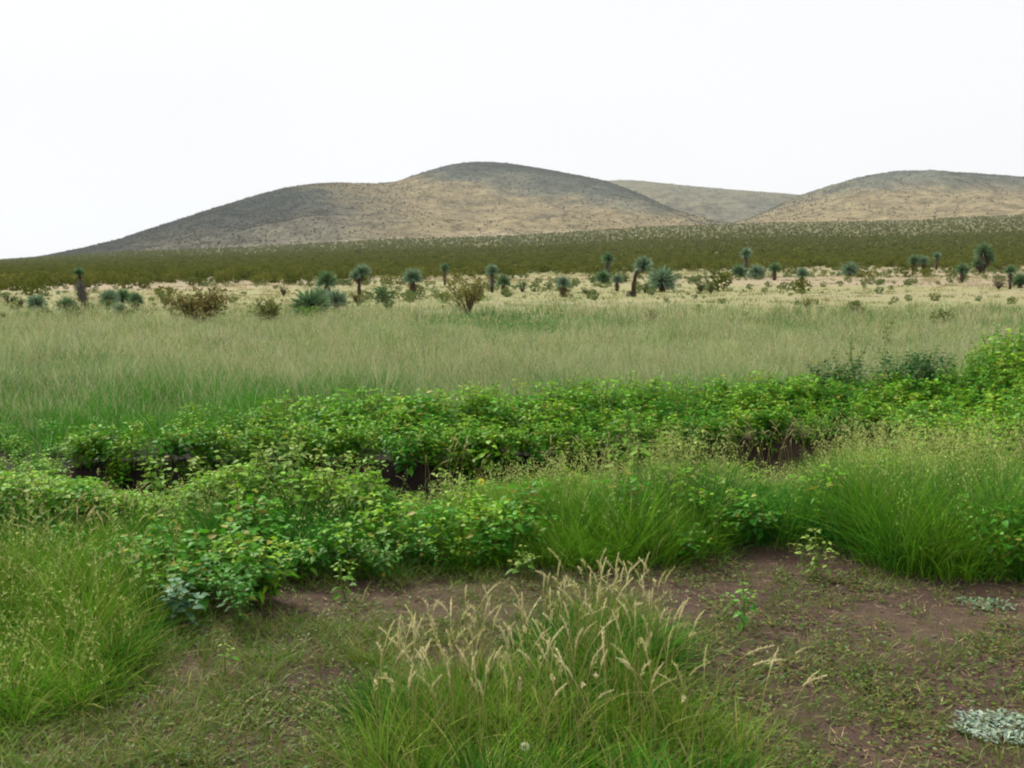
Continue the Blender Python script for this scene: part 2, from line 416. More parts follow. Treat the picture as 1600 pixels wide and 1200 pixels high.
# ------------------------------------------------------------------ grass fields (stuff)
def jitter_col(c, n, a=.15, hue=.06):
    k = 1 + a * R.normal(size=(n, 1))
    return np.clip(c * k * (1 + hue * R.normal(size=(n, 3))), 0.002, 1)
def tufts(mb, x, y, nb, H, W, spread, cg, cp, pale, bend=(.2, .6), segs=3, tv=.16):
    """nb blades leaning out of every tussock; cg/cp green and pale colours, pale = share of pale blades"""
    n = len(x); m = n * nb
    if n == 0: return
    ox = R.normal(size=m); oy = R.normal(size=m); rr = np.hypot(ox, oy)
    sp_ = np.repeat(np.broadcast_to(spread, n) * (.6 + .8 * R.random(n)), nb)
    X = np.repeat(x, nb) + ox * sp_; Y = np.repeat(y, nb) + oy * sp_
    P = np.stack([X, Y, gz(X, Y) - .01], 1)
    Hh = np.repeat(np.broadcast_to(H, n), nb) * (.45 + .6 * R.random(m)) * (1 - .10 * np.minimum(rr, 2.5))
    Ww = np.repeat(np.broadcast_to(W, n), nb) * (.6 + .8 * R.random(m))
    isp = R.random(m) < np.repeat(np.clip(np.broadcast_to(pale, n) * (.3 + 1.4 * R.random(n)), 0, 1), nb)
    t = np.repeat(1 + tv * R.normal(size=n), nb)[:, None] * (1 + np.repeat(R.normal(size=(n, 3)) * np.array([.10, .04, .10]), nb, 0))
    c0 = jitter_col(cg, m, .14) * t; c1 = jitter_col(cg * 1.3, m, .16) * t
    c1 = np.where(isp[:, None], jitter_col(cp, m, .14) * (1 + .4 * (t - 1)), c1)
    c0 = np.where(isp[:, None], (c0 + c1) / 2, c0)
    b = bend[0] + (bend[1] - bend[0]) * np.clip(rr / 2.2 * (.5 + R.random(m)), 0, 1.2)
    az = np.arctan2(oy, ox) + R.normal(size=m) * .5
    blades(mb, P, Hh, Ww, b, az, c0, c1, segs)

def panicles(mb, x, y, H, nsp, spread, size, cst, chd, w=.0022, bend=.45, share=.45):
    """thin stalks with a loose airy head of spikelets"""
    n = len(x)
    if n == 0: return
    P = np.stack([x, y, gz(x, y) - .01], 1); az = R.random(n) * 2 * PI; b = bend * R.random(n); Hh = H * (.8 + .35 * R.random(n))
    ch = jitter_col(chd, n, .12)
    blades(mb, P, Hh, np.broadcast_to(w, n), b, az, jitter_col(cst, n, .12), (ch + cst) / 2, 3)
    t = 1 - share * R.random((n, nsp)) ** 1.2
    dr = np.stack([np.cos(az), np.sin(az)], 1)
    c = np.zeros((n, nsp, 3))
    c[..., :2] = P[:, None, :2] + dr[:, None] * (b * Hh)[:, None, None] * (t ** 1.8)[..., None]
    c[..., 2] = P[:, None, 2] + Hh[:, None] * (t - .35 * b[:, None] * t * t)
    sp_ = np.broadcast_to(spread, n)[:, None, None]
    c = c + R.normal(size=c.shape) * sp_ * (1.15 - t)[..., None] / share
    c = c.reshape(-1, 3); m = len(c); sz = (np.repeat(np.broadcast_to(size, n), nsp) * (.6 + .8 * R.random(m)))[:, None]
    d1 = unit(R.normal(size=(m, 3)) + np.array([0, 0, 1.2])); d2 = unit(np.cross(d1, R.normal(size=(m, 3))))
    V = np.stack([c + d1 * sz, c + d2 * sz * .28 - d1 * sz * .3, c - d2 * sz * .28 - d1 * sz * .3], 1)
    mb.add(V.reshape(-1, 3), np.arange(3 * m).reshape(-1, 3), np.repeat(np.repeat(ch, nsp, 0) * (1 + .12 * R.normal(size=(m, 1))), 3, 0))

edge = lambda pts: (np.array([flat(*p)[0] for p in pts]), np.array([flat(*p)[1] for p in pts]))
# pale meadow behind the weed row
mb = MB()
g_mead = lin(100, 132, 70); g_mead2 = lin(70, 118, 54); p_mead = lin(188, 186, 150)
for (n, y0, y1, nb, w, seg) in ((4200, 9.4, 18, 40, .0055, 3), (5200, 18, 32, 32, .010, 2), (7500, 32, 66, 20, .018, 2)):
    x, y = scat_polar(n, y0 - (2.4 if y0 < 10 else 0), y1, .60)
    fr = wall_y(x) + .9 + 1.1 * (fbm(x * .8, y * 0 + 2, 3) - .5) + np.interp(x, [-6, -3.4, -2, 0, 3, 6], [.1, .2, .1, 0, .4, 1.2])
    keep = y > fr
    keep &= rng.random(n) > sstep(31, 54, y + 22 * (fbm(x * .07, y * .07, 4) - .5)) * .97
    x, y, fr = x[keep], y[keep], fr[keep]
    gn = .5 * fbm(x * .16, y * .06, 7) + .5 * fbm(x * .55, y * .22, 2) - .03 * sstep(26, 40, y)
    gr = sstep(.46, .60, gn)
    fringe = sstep(np.interp(x, [-4, -1, 3], [8.0, 5.5, 4.0]), .6, y - fr + 3.5 * (fbm(x * .7, y * .5, 1) - .5))
    pale = (.66 - .5 * gr) * (1 - .85 * fringe)
    H = (.14 + .66 * fbm(x * 1.1, y * .7, 1)) * (.55 + .75 * R.random(len(x))) * np.interp(y, [10, 14, 30, 45, 66], [.9, 1.05, .9, .7, .5]) * (1 - .25 * gr)
    H = np.minimum(H, np.maximum(room(x, y, TOP_P, TOP_V) + .08, .15) + .5 * sstep(1.2, 4.5, y - wall_y(x)))
    sel = (gr > R.random(len(x)) * .9) | (fringe > R.random(len(x)))
    fg = fringe > R.random(len(x))
    q = (R.random(len(x)) < (.85 * pale - .02)) & (y - fr > .8)
    k_ = np.maximum(y[q] / 11.0, 1)
    for j in range(2 if y0 < 20 else 1):
        panicles(mb, x[q] + R.normal(size=q.sum()) * .2, y[q] + R.normal(size=q.sum()) * .2, H[q] * 1.22, 9 if y0 < 10 else 6, .05 * k_ ** .5, .013 * k_ ** .8, g_mead, lin(180, 174, 132) if j else lin(160, 162, 110), .0026 * k_.mean())
    for s_, cg in ((sel & ~fg, g_mead2), (fg, lin(66, 122, 34)), (~sel & ~fg, g_mead)):
        tufts(mb, x[s_], y[s_], nb, H[s_], w, .10 + .004 * y[s_], cg, p_mead, pale[s_], (.15, .8), seg, .2)
x, y = scat_polar(900, 11, 40, .6); keep = (y > wall_y(x) + 2.2) & (fbm(x * .3, y * .15, 5) > .42); x, y = x[keep], y[keep]
tufts(mb, x, y, 26, .45 + .4 * R.random(len(x)), .004 * y / 9, .10 + .004 * y, lin(84, 116, 60), lin(196, 188, 150), .55, (.1, .7), 3, .25)
tag(mb.build('meadow_grass', M_GRASS), 'pale green seeding grass filling the flat meadow beyond the weed row', 'grass', kind='stuff')

# dry grass on the sandy flat
mb = MB()
n = 9000
x, y = scat_polar(n, 40, 150, .6)
keep = (fbm(x * .06, y * .06, 2) > .34 + .25 * rng.random(n)) & (y < belt_y(x / y) + 25)
x, y = x[keep], y[keep]
grn = fbm(x * .05, y * .05, 6) > .50
for s_, cg, cp in ((grn, lin(88, 108, 58), lin(140, 134, 84)), (~grn, lin(128, 126, 82), lin(160, 151, 112))):
    tufts(mb, x[s_], y[s_], 18, .14 + .2 * R.random(s_.sum()), .03, .26, cg, cp, .5, (.3, .9), 2)
x, y = scat_polar(3400, 30, 150, .6)
keep = fbm(x * .07, y * .07, 1) > .38 + .2 * rng.random(len(x)); x, y = x[keep], y[keep]
shrubs(mb, np.stack([x, y, gz(x, y) - .03], 1), .14 + .46 * rng.random(len(x)) ** 2, 90, lin(76, 102, 58), lin(120, 126, 76), .13, seed=88)
tag(mb.build('dry_grass', M_GRASS), 'low straw coloured grass and shrublets scattered over the sandy flat', 'grass', kind='stuff')

# tall grass bank
FX, FY = edge([(200, 912), (420, 912), (520, 905), (680, 893), (800, 888), (950, 890), (1085, 884), (1125, 864), (1200, 856), (1330, 860), (1365, 884), (1450, 895), (1600, 905), (1900, 925)])
def bank_h(x): return np.interp(x, [-3, -1.4, -.4, .3, 1.3, 2.1, 3.2, 5], [.34, .25, .30, .42, .50, .62, .62, .62])
mb = MB()
for n, nb, sp_, hk in ((2300, 80, .075, 1.0), (6000, 16, .05, .62)):
    x = R.random(n) * 7.6 - 2.4; y = 5.3 + R.random(n) * 2.9
    fr = np.interp(x, FX, FY) + .3 * (fbm(x * 2.5, x * 0 + 1, 5) - .5) + (.05 if hk == 1 else 0)
    bk = np.interp(x, [-3, -.8, 0, 2, 3, 5], [6.9, 6.9, 7.3, 7.8, 8.3, 8.6])
    keep = (y > fr) & (y < bk)
    keep &= ~((y - fr > .25) & (fbm(x * 1.6, y * 1.6, 2) < np.interp(x, [-2, -.2, .2], [.36, .30, .22])))
    x, y, fr = x[keep], y[keep], fr[keep]
    H = np.minimum(bank_h(x) * (.7 + .6 * fbm(x * 1.8, y * 1.8, 1)) * (.75 + .3 * sstep(0, .4, y - fr)) * (.6 + .7 * R.random(len(x))) * 1.15, np.maximum(room(x, y, LIM_P, LIM_V) * 1.15, .06)) * hk
    back = sstep(.25, .9, y - fr)
    cool = fbm(x * .9, y * .9, 6) + .10 * R.normal(size=len(x)) > .5
    seedy = np.interp(x, [-1, .2, .6, 1.2, 1.6, 2.4, 3.2], [.15, .35, .5, .45, .2, .45, .3])
    for s_, cg in ((cool, lin(44, 104, 34)), (~cool, lin(92, 134, 34))):
        tufts(mb, x[s_], y[s_], nb, H[s_] * .95, .0050, sp_, cg, lin(160, 170, 104), (.06 + .7 * seedy * back)[s_], (.15, 1.1), 4, .26)
        if hk == 1:
            for j in range(3):
                q = np.where(s_)[0]; q = q[R.random(len(q)) < .15 + .85 * np.clip(2.2 * seedy * back, 0, 1)[q]]
                panicles(mb, x[q] + .07 * R.normal(size=len(q)), y[q] + .07 * R.normal(size=len(q)), H[q] * 1.12, 14, .026, .010, lin(104, 138, 50), lin(176, 188, 112))
tag(mb.build('bank_grass', M_GRASS), 'dense tall green grass in a long bank along the far edge of the bare dirt', 'grass', kind='stuff')

# left grass: yellow-green, seeding
LX, LY = [], []
mb = MB()
for n, nb, sp_, hk in ((1300, 90, .07, 1.0), (4200, 14, .05, .6)):
    x = -4.2 + R.random(n) * 3.2; y = 3.2 + R.random(n) * 4.6
    p = 800 + F * x / y
    fr = np.interp(p, [-400, 0, 100, 170, 230, 262, 300, 420], [3.75, 3.75, 3.85, 4.15, 4.6, 5.3, 6.0, 6.2]) + .3 * (fbm(x * 2, y * 2, 3) - .5)
    keep = (y > fr) & (p < 430)
    keep &= ~((y > 5.6) & (fbm(x * 1.4, y * 1.4, 4) < .5))
    keep &= fbm(x * 2.2, y * 2.2, 6) > .36
    x, y = x[keep], y[keep]
    near = y < 5.9
    yel = fbm(x * 1.1, y * 1.1, 1) + .1 * R.normal(size=len(x)) > .45
    for s_, cg, H in ((near & yel, lin(86, 126, 34), .38), (near & ~yel, lin(54, 108, 30), .30), (~near, lin(62, 120, 38), .33)):
        hh = np.minimum(H * np.interp(y[s_], [3.8, 5.0], [.72, 1.12]) * (.55 + .8 * fbm(x[s_] * 1.8, y[s_] * 1.8, 2)) * (.75 + .5 * R.random(s_.sum())), np.maximum(room(x[s_], y[s_], LIM_P, LIM_V), .08)) * hk
        tufts(mb, x[s_], y[s_], nb, hh, .0050, sp_, cg, lin(158, 160, 92), .2, (.2, 1.2), 4, .26)
        if hk == 1:
            q = np.where(s_)[0]
            for j in range(2): panicles(mb, x[q] + .07 * R.normal(size=len(q)), y[q] + .07 * R.normal(size=len(q)), hh * 1.12, 10, .016, .012, lin(96, 130, 50), lin(158, 168, 100))
tag(mb.build('seeding_grass', M_GRASS), 'yellow green seeding grass crowding the left edge of the ground', 'grass', kind='stuff')

# ------------------------------------------------------------------ leafy weeds
def weed(rng, h, nbr=4, leaf=.07, c0=lin(92, 140, 40), c1=lin(132, 168, 62), spread=.5, node=.045, lean=None, droop=.35, wr=.62):
    """returns stem mesh, leaf mesh (base at the origin)"""
    st, lf = MB(), MB()
    Ps, Ds, Ls, Cs = [], [], [], []
    def branch(p0, d0, length, r, phase):
        k = max(3, int(length / node) + 1)
        pts = [p0]; d = d0.copy()
        for i in range(k):
            d = unit(d + rng.normal(size=3) * .10 + np.array([0, 0, .10])); pts.append(pts[-1] + d * length / k)
        pts = np.array(pts)
        tube(st, pts, np.linspace(r, r * .4, len(pts)), lin(98, 118, 52), 4)
        ph = phase
        for i in range(1, len(pts)):
            t = i / (len(pts) - 1); ph += 2.3
            if t < .18: continue
            for q in range(2 if t < .85 else 4):
                a = ph + q * (PI if t < .85 else PI / 2) + rng.normal() * .3
                upz = .15 + .5 * t + rng.normal() * .2
                D = np.array([math.cos(a), math.sin(a), upz])
                L = leaf * (1.15 - .55 * t) * (.75 + .5 * rng.random())
                pet = unit(D) * L * .35
                Ps.append(pts[i] + pet); Ds.append(np.array([math.cos(a), math.sin(a), upz - .3])); Ls.append(L)
                kk = np.clip(t * .8 + rng.normal() * .25, 0, 1)
                Cs.append((c0 * (1 - kk) + c1 * kk) * (1 + .16 * rng.normal()) if rng.random() > .03 else lin(140, 138, 48) * (.7 + .4 * rng.random()))
    up = np.array([rng.normal() * .08, rng.normal() * .08, 1.0]) if lean is None else np.array(lean, float)
    branch(np.zeros(3), unit(up), h, .0035 + h * .006, rng.random() * 6)
    for b in range(nbr):
        a = b / max(nbr, 1) * 2 * PI + rng.random(); z = h * (.08 + .5 * rng.random())
        branch(np.array([0, 0, z]) + up * 0, unit(np.array([math.cos(a) * spread, math.sin(a) * spread, .75])), (h - z) * (.7 + .35 * rng.random()), .002 + h * .003, rng.random() * 6)
    Ls = np.array(Ls); n = len(Ls)
    Nn = np.array([0, 0, 1.0]) + rng.normal(size=(n, 3)) * .35
    leaves(lf, np.array(Ps), np.array(Ds), Nn, Ls, Ls * wr, np.clip(np.array(Cs), .002, 1), droop * (.5 + rng.random(n)))
    return st, lf
def rotz(a, s=1.0):
    c, n = math.cos(a), math.sin(a)
    return np.array([[c, -n, 0], [n, c, 0], [0, 0, 1]]) * s

rw = np.random.default_rng(77)
VAR = []
for i in range(9):
    g = [(lin(72, 124, 20), lin(122, 166, 38)), (lin(48, 110, 24), lin(92, 150, 40)), (lin(94, 132, 22), lin(140, 170, 44))][i % 3]
    VAR.append(weed(rw, .5 + .1 * rw.random(), [5, 6, 4][i % 3], [.066, .052, .078][(i // 3) % 3], g[0], g[1], [.5, .8, .6][i % 3], wr=[.62, .5, .8][(i // 2) % 3]))
VAR2 = []
for i in range(9):
    g = [(lin(66, 118, 18), lin(104, 158, 28)), (lin(42, 106, 20), lin(80, 144, 32)), (lin(84, 128, 18), lin(124, 166, 32))][i % 3]
    VAR2.append(weed(rw, .27 + .06 * rw.random(), [4, 5, 3][i % 3], [.066, .055, .075][(i // 3) % 3], g[0], g[1], [.6, .9, .7][i % 3], wr=[.66, .52, .8][(i // 2) % 3], node=.048))
stm, lfm = MB(), MB()
def put(i, x, y, s, dz=0):
    if s < .85:
        M = rotz(rw.random() * 6.28, s * .55 / .30); o = (x, y, float(gz(x, y)) - .01)
        stm.merge(VAR2[i][0], M, o); lfm.merge(VAR2[i][1], M, o); return
    M = rotz(rw.random() * 6.28, s); o = (x, y, float(gz(x, y)) - .01 + dz)
    stm.merge(VAR[i][0], M, o); lfm.merge(VAR[i][1], M, o)
# the row behind the ditch
n = 820
for k in range(n):
    x = -5.2 + rw.random() * 11.6
    t = rw.random()
    wy = float(wall_y(x))
    x0 = x
    y = wy + .12 + t * np.interp(x, [-5, -2, 0, 3, 6], [1.9, 2.0, 2.1, 2.1, 2.6])
    if x < -3.2: y -= rw.random() * 1.5
    if x < -2.6 and fbm(x * 1.3, y * 1.3, 6) > np.interp(x, [-4.5, -2.6], [.66, .75]): continue
    s = np.interp(x, [-5, -3, 0, 2.5, 4, 6], [.75, .85, .95, 1.1, 1.45, 1.6]) * (.7 + .45 * rw.random())
    vt = float(np.interp(800 + F * x / y, TOP_P, TOP_V)) + float(np.interp(x, [-4.5, -2.5], [60, 95])) * (1 - min(max((y - wy) / 2.0, 0), 1)) ** 1.2
    s = min(s * .55, max((CAMH - (vt - 420) / 1735 * y - float(gz(x, y))) * (.55 + .6 * rw.random() ** .8) * (.8 + .45 * float(fbm(x * 1.1, y * 1.1, 4))), .12)) / .55
    put(rw.integers(9), x, y, s)
# growth hanging over the cut bank, with bare windows of dark earth
for k in range(520):
    x = -3.6 + rw.random() * 7.6; wy = float(wall_y(x)); t = rw.random(); p = 800 + F * x / wy
    bare = 190 < p < 300 or 610 < p < 690 or 1150 < p < 1285
    if rw.random() < .5: put(rw.integers(9), x, wy + .16 + .25 * t, .30 + .3 * rw.random())
    elif not bare: put(rw.integers(9), x, wy - .02 - .7 * t, .22 + .26 * rw.random())
    elif rw.random() < .12: put(rw.integers(9), x, wy - .1 - .5 * t, .14 + .1 * rw.random())
# weeds among the grass in front of the ditch
for k in range(210):
    x = -4.2 + rw.random() * 3.6; y = 6.35 + rw.random() * .85
    if fbm(x * 1.5, y * 1.5, 3) < .44: continue
    put(rw.integers(9), x, y, min(.45 + .3 * rw.random(), max(float(room(x, y, LIM_P, LIM_V)), .1) / .55))
for k in range(60):
    x = 3.0 + rw.random() * 2.2; y = 7.4 + rw.random() * 1.6
    put(rw.integers(9), x, y, .8 + .4 * rw.random())
for k in range(300):
    x = -3.6 + rw.random() * 3.0; y = 4.0 + rw.random() * 3.2; p = 800 + F * x / y
    if p > 430 or y < np.interp(p, [0, 100, 170, 230, 300, 430], [3.9, 4.0, 4.3, 4.7, 5.0, 5.0]): continue
    if fbm(x * 1.8, y * 1.8, 2) < (np.interp(p, [170, 260], [.66, .42]) if y < 5.6 else .50): continue
    put(rw.integers(9), x, y, min(.36 + .3 * rw.random(), max(float(room(x, y, LIM_P, LIM_V)), .1) / .55))
for k in range(230):
    x = -1.5 + rw.random() * 5.2; y = float(np.interp(x, FX, FY)) + rw.random() ** 1.6 * 1.3 - .04
    if fbm(x * 1.5, y * 1.5, 7) < np.interp(x, [-.8, 0], [.57, .54]): continue
    put(rw.integers(9), x, y, min(.26 + .4 * rw.random() + .1 * (x > 1.2), max(float(room(x, y, LIM_P, LIM_V)) * 1.05, .1) / .55))
wd_ = empty('leafy_weeds', (0, 0, 0))
tag(wd_, 'dense row of broad leaved green weeds growing along the dark earth ditch', 'weeds', kind='stuff')
lfm.build('leaves', M_LEAF, wd_); stm.build('stems', M_WOOD, wd_)

# ------------------------------------------------------------------ ground cover on the dirt
mb = MB()
n = 150000
x = -3.2 + R.random(n) * 7.6; y = 2.3 + R.random(n) * 4.2
d = fbm(x * 1.7, y * 1.7, 5)
thr = np.interp(y, [2.5, 3.6, 4.4, 5.2, 5.8], [.44, .47, .50, .55, .55]) + .03 * (x < -.6) + .03 * sstep(.2, 1.0, x)
d = .5 + .55 * (d - .5) + .95 * (fbm(x * 5, y * 5, 2, 3) - .5)
keep = (d > thr + .62 * (R.random(n) - .25)) & (R.random(n) < np.interp(x, [-.4, .5], [.85, 1.0]))
x, y = x[keep], y[keep]; n = len(x)
P = np.stack([x, y, gz(x, y) + .004 + .02 * R.random(n)], 1)
a = R.random(n) * 2 * PI
D = np.stack([np.cos(a), np.sin(a), .15 + .5 * R.random(n)], 1)
cs = np.where((R.random(n) < .6)[:, None], lin(88, 104, 38), np.where((R.random(n) < .6)[:, None], lin(108, 100, 54), lin(60, 98, 38)))
leaves(mb, P, D, np.array([0, 0, 1.0]) + R.normal(size=(n, 3)) * .3, .014 + .022 * R.random(n), .007 + .008 * R.random(n), jitter_col(cs, n, .15))
n2 = 24000
x = -3.2 + R.random(n2) * 7.6; y = 2.3 + R.random(n2) * 3.8
prob = .10 + .75 * sstep(.38, .66, fbm(x * 2.3, y * 2.3, 5, 5)) * np.interp(x, [-.6, .6], [.9, 1.0])
prob = prob + .6 * sstep(4.9, 4.2, y) * sstep(.1, -.6, x) + .25 * sstep(3.6, 3.0, y)
prob = prob * np.interp(y, [4.6, 5.2, 5.9], [1, .65, .75])
keep = (R.random(n2) < prob * .75) & (vnoise(x * 9, y * 9, 3) > .25)
x, y = x[keep], y[keep]
tufts(mb, x, y, 12, (.05 + .07 * R.random(len(x))) * (1 + 1.0 * (x < -.4) * fbm(x * 2.5, y * 2.5, 5)), .0038, .03, lin(80, 110, 30), lin(140, 134, 76), .3, (.5, 1.3), 3)
tag(mb.build('creeping_weeds', M_LEAF), 'low green creeping weeds and short turf scattered over the reddish dirt', 'ground cover', kind='stuff')

# litter: bits of straw and pebbles
mb = MB()
n = 5000
x = -3 + R.random(n) * 7.2; y = 2.6 + R.random(n) * 3.6
P = np.stack([x, y, gz(x, y) + .006], 1); a = R.random(n) * 2 * PI; f = a + PI / 2
D = np.stack([np.cos(a), np.sin(a), .1 * R.normal(size=n)], 1); L = .02 + .06 * R.random(n)
S = np.stack([-np.sin(a), np.cos(a), np.zeros(n)], 1) * .0016
V = np.stack([P - S, P + S, P + D * L[:, None] + S * .5 + np.array([0, 0, .004])], 1)
mb.add(V.reshape(-1, 3), np.arange(3 * n).reshape(-1, 3), np.repeat(jitter_col(lin(164, 146, 112), n, .2), 3, 0))
pb = MB(); n = 1500
x = -3 + R.random(n) * 7.2; y = 2.6 + R.random(n) * 3.6; r = (.004 + .011 * R.random(n) ** 3)[:, None, None]
oct_ = np.array([[1, 0, 0], [-1, 0, 0], [0, 1, 0], [0, -1, 0], [0, 0, .7], [0, 0, -.7]], float)[None] * (1 + .5 * (R.random((n, 6, 1)) - .5)) + .25 * R.normal(size=(n, 6, 3))
V = np.stack([x, y, gz(x, y) + .002], 1)[:, None] + oct_ * r
f8 = np.array([[0, 2, 4], [2, 1, 4], [1, 3, 4], [3, 0, 4], [2, 0, 5], [1, 2, 5], [3, 1, 5], [0, 3, 5]])
pb.add(V.reshape(-1, 3), (f8[None] + (np.arange(n) * 6)[:, None, None]).reshape(-1, 3), np.repeat(jitter_col(lin(108, 94, 84), n, .25), 6, 0))
tag(pb.build('pebbles', M_GROUND), 'small clods and pebbles strewn over the reddish dirt', 'pebbles', kind='stuff')
tag(mb.build('straw_litter', M_WOOD), 'scraps of dry straw littering the bare reddish dirt', 'litter', kind='stuff')

# ------------------------------------------------------------------ seeded grass clump in the foreground
def seed_stalk(rng, h, bend, az, c_st, c_hd, head=.09, r=.0013, hw=.010):
    m = MB(); k = 9
    t = np.linspace(0, 1, k)
    pts = np.stack([np.cos(az) * bend * h * t ** 2.2, np.sin(az) * bend * h * t ** 2.2, h * (t - .38 * bend * t ** 3)], 1)
    tube(m, pts, np.linspace(r, r * .7, k), c_st, 3)
    d = unit((pts[-1] - pts[-2])[None])[0]
    nsp = 26
    for q in range(nsp):
        s = q / nsp; p = pts[-1] + d * head * s + np.array([np.cos(az), np.sin(az), -.9]) * head * .22 * s * s
        a = rng.random() * 6.28; out = unit(np.cross(d, np.array([math.cos(a), math.sin(a), .3]))) 
        w = hw * (math.sin(PI * min(1, .12 + s * .88)) * .8 + .25)
        tip = p + d * head * .13 + out * w
        sd = unit(np.cross(out, d)) * .0022
        m.add([p - sd, p + sd, tip], [[0, 1, 2]], c_hd * (1 + .15 * rng.normal()))
    tube(m, np.array([pts[-1] + d * head * s_ + np.array([np.cos(az), np.sin(az), -.9]) * head * .22 * s_ * s_ for s_ in np.linspace(0, 1, 5)]), np.array([.0012, .0026, .0028, .002, .0006]), c_hd, 4)
    return m
cx, cy = .12, 3.75
clump = empty('grass_clump', (cx, cy, float(gz(cx, cy))))
tag(clump, 'large foreground clump of green grass topped with pale straw seed heads', 'grass clump')
mb = MB()
def clump_pts(n, rs_):
    # three lobes: a far one right of centre, a wide near one, a low one to the left
    k = rs_.choice(3, n, p=[.3, .5, .2]); a = rs_.random(n) * 2 * PI; r = np.sqrt(rs_.random(n))
    ox = np.array([.36, .16, -.24])[k]; oy = np.array([4.42, 3.40, 3.75])[k]; rx = np.array([.26, .60, .26])[k]; r_y = np.array([.30, .80, .40])[k]
    return ox + rx * r * np.cos(a), oy + r_y * r * np.sin(a), k
rs = np.random.default_rng(3)
for n, nb, hk in ((135, 80, .92), (900, 14, .5)):
    x, y, k = clump_pts(n, rs)
    H = np.array([.30, .31, .24])[k] * (.7 + .5 * fbm(x * 2.2, y * 2.2, 3)) * (.8 + .4 * R.random(n)) * hk * 1.15
    cool = fbm(x * 2, y * 2, 4) + .1 * R.normal(size=n) > .5
    for s_, cg in ((cool, lin(50, 106, 32)), (~cool, lin(92, 124, 38))):
        tufts(mb, x[s_], y[s_], nb, H[s_] * .95, .0050, .055, cg, lin(160, 156, 96), .22, (.15, 1.15), 4, .26)
        if hk == 1:
            q = np.where(s_)[0]
            for j in range(2): panicles(mb, x[q] + .07 * R.normal(size=len(q)), y[q] + .07 * R.normal(size=len(q)), H[q] * 1.1, 10, .016, .010, lin(104, 130, 50), lin(172, 168, 112))
o = mb.build('blades', M_GRASS, clump); o.data.transform(__import__('mathutils').Matrix.Translation((-cx, -cy, -clump.location.z)))
rest = MB()
for k in range(230):
    x, y, q = clump_pts(1, rs); x, y, q = float(x[0]), float(y[0]), int(q[0])
    if q == 1 and y < 3.3: y += .6
    right = x > .62
    if right: x += .12 * rs.random()
    h = np.array([.31, .34, .28])[q] * (.85 + .35 * rs.random())
    az = rs.normal() * .7 if right else rs.random() * 6.28
    hd = lin(200, 193, 148) if rs.random() < .65 else lin(184, 182, 126)
    m = seed_stalk(rs, h, .04 + .32 * rs.random() ** 1.5 + .2 * right, az, lin(162, 158, 100), hd, .05 + .055 * rs.random(), .0017, .011)
    loc = np.array([x - cx, y - cy, float(gz(x, y)) - clump.location.z - .01])
    if k < 98:
        o = m.build('seed_stalk', M_GRASS, clump); o.location = loc
    else: rest.merge(m, None, loc)
tag(rest.build('seed_stalks', M_GRASS, clump), kind='stuff')

# straw stalks in front of the ditch (stuff)
mb = MB()
STK = [seed_stalk(rs, .42 + .12 * rs.random(), .1 + .3 * rs.random(), rs.random() * 6.28, lin(156, 152, 96), lin(188, 180, 132), .07, .0016, .010) for i in range(8)]
for (p0, p1, y0, y1, n) in ((1140, 1300, 7.9, 8.6, 30), (1300, 1480, 7.6, 8.3, 34), (900, 985, 7.3, 7.8, 14), (640, 760, 7.2, 7.8, 14), (850, 1130, 6.4, 7.1, 36), (0, 200, 4.6, 6.2, 50), (1300, 1600, 7.0, 7.8, 30)):
    for k in range(n):
        p = p0 + (p1 - p0) * rs.random(); y = y0 + (y1 - y0) * rs.random(); x = (p - 800) / F * y
        mb.merge(STK[rs.integers(8)], rotz(rs.random() * 6.28, .6 + .4 * rs.random()), (x, y, float(gz(x, y)) - .01))
tag(mb.build('straw_stalks', M_GRASS), 'thin straw coloured seed stalks rising from the grass beside the ditch', 'grass', kind='stuff')

exec_marker = 0
# ------------------------------------------------------------------ single weeds that can be told apart
def single(px, vb, hpx, label, seed, c0, c1, nbr=4, leaf=.06, spread=.5, name='leafy_weed', cat='weed', dist=None, droop=.35, wr=.62, node=.045):
    p = gp(px, vb) if dist is None else np.array([(px - 800) / F * dist, dist, float(gz((px - 800) / F * dist, dist))])
    h = hpx / F * p[1] / .95
    st, lf = weed(np.random.default_rng(seed), h, nbr, leaf, c0, c1, spread, node=node, droop=droop, wr=wr)
    e = empty(name, p, 0); tag(e, label, cat)
    lf.build('leaves', M_LEAF, e); st.build('stem', M_WOOD, e)
    return e
G1, G2 = lin(78, 126, 32), lin(120, 158, 56)
D1, D2 = lin(50, 108, 36), lin(84, 142, 50)
Y1, Y2 = lin(100, 130, 46), lin(142, 164, 78)
single(1000, 700, 150, 'tall bright green weed with large leaves above the grass bank right of centre', 1, G1, G2, 3, .085, .6, dist=7.0)
single(1075, 720, 120, 'yellowish leafy weed on the grass bank between the tallest weed and the dark ditch', 2, Y1, Y2, 4, .07, dist=7.2)
single(385, 800, 120, 'bushy yellow green weed in front of the dark ditch on the left', 3, Y1, G2, 7, .075, .8, dist=6.7)
single(440, 800, 130, 'broad bushy weed beside the yellow green bush in front of the left ditch', 4, G1, Y2, 7, .075, .8, dist=6.8)
single(510, 800, 110, 'leafy weed with pale upturned tips standing between the two dark ditch openings', 5, G1, Y2, 4, .07, dist=6.7)
single(570, 800, 105, 'leafy weed leaning over the left rim of the middle ditch opening', 6, G1, G2, 4, .075, dist=6.6)
single(700, 800, 70, 'low pale weed on the near rim of the middle ditch opening', 7, Y1, Y2, 5, .06, .8, dist=6.8)
single(540, 938, 62, 'small bright weed alone at the left end of the bare dirt', 8, G1, G2, 2, .045)
single(1275, 905, 72, 'pale spindly weed at the dirt edge in the gap of the grass bank', 9, Y1, Y2, 4, .055, .9)
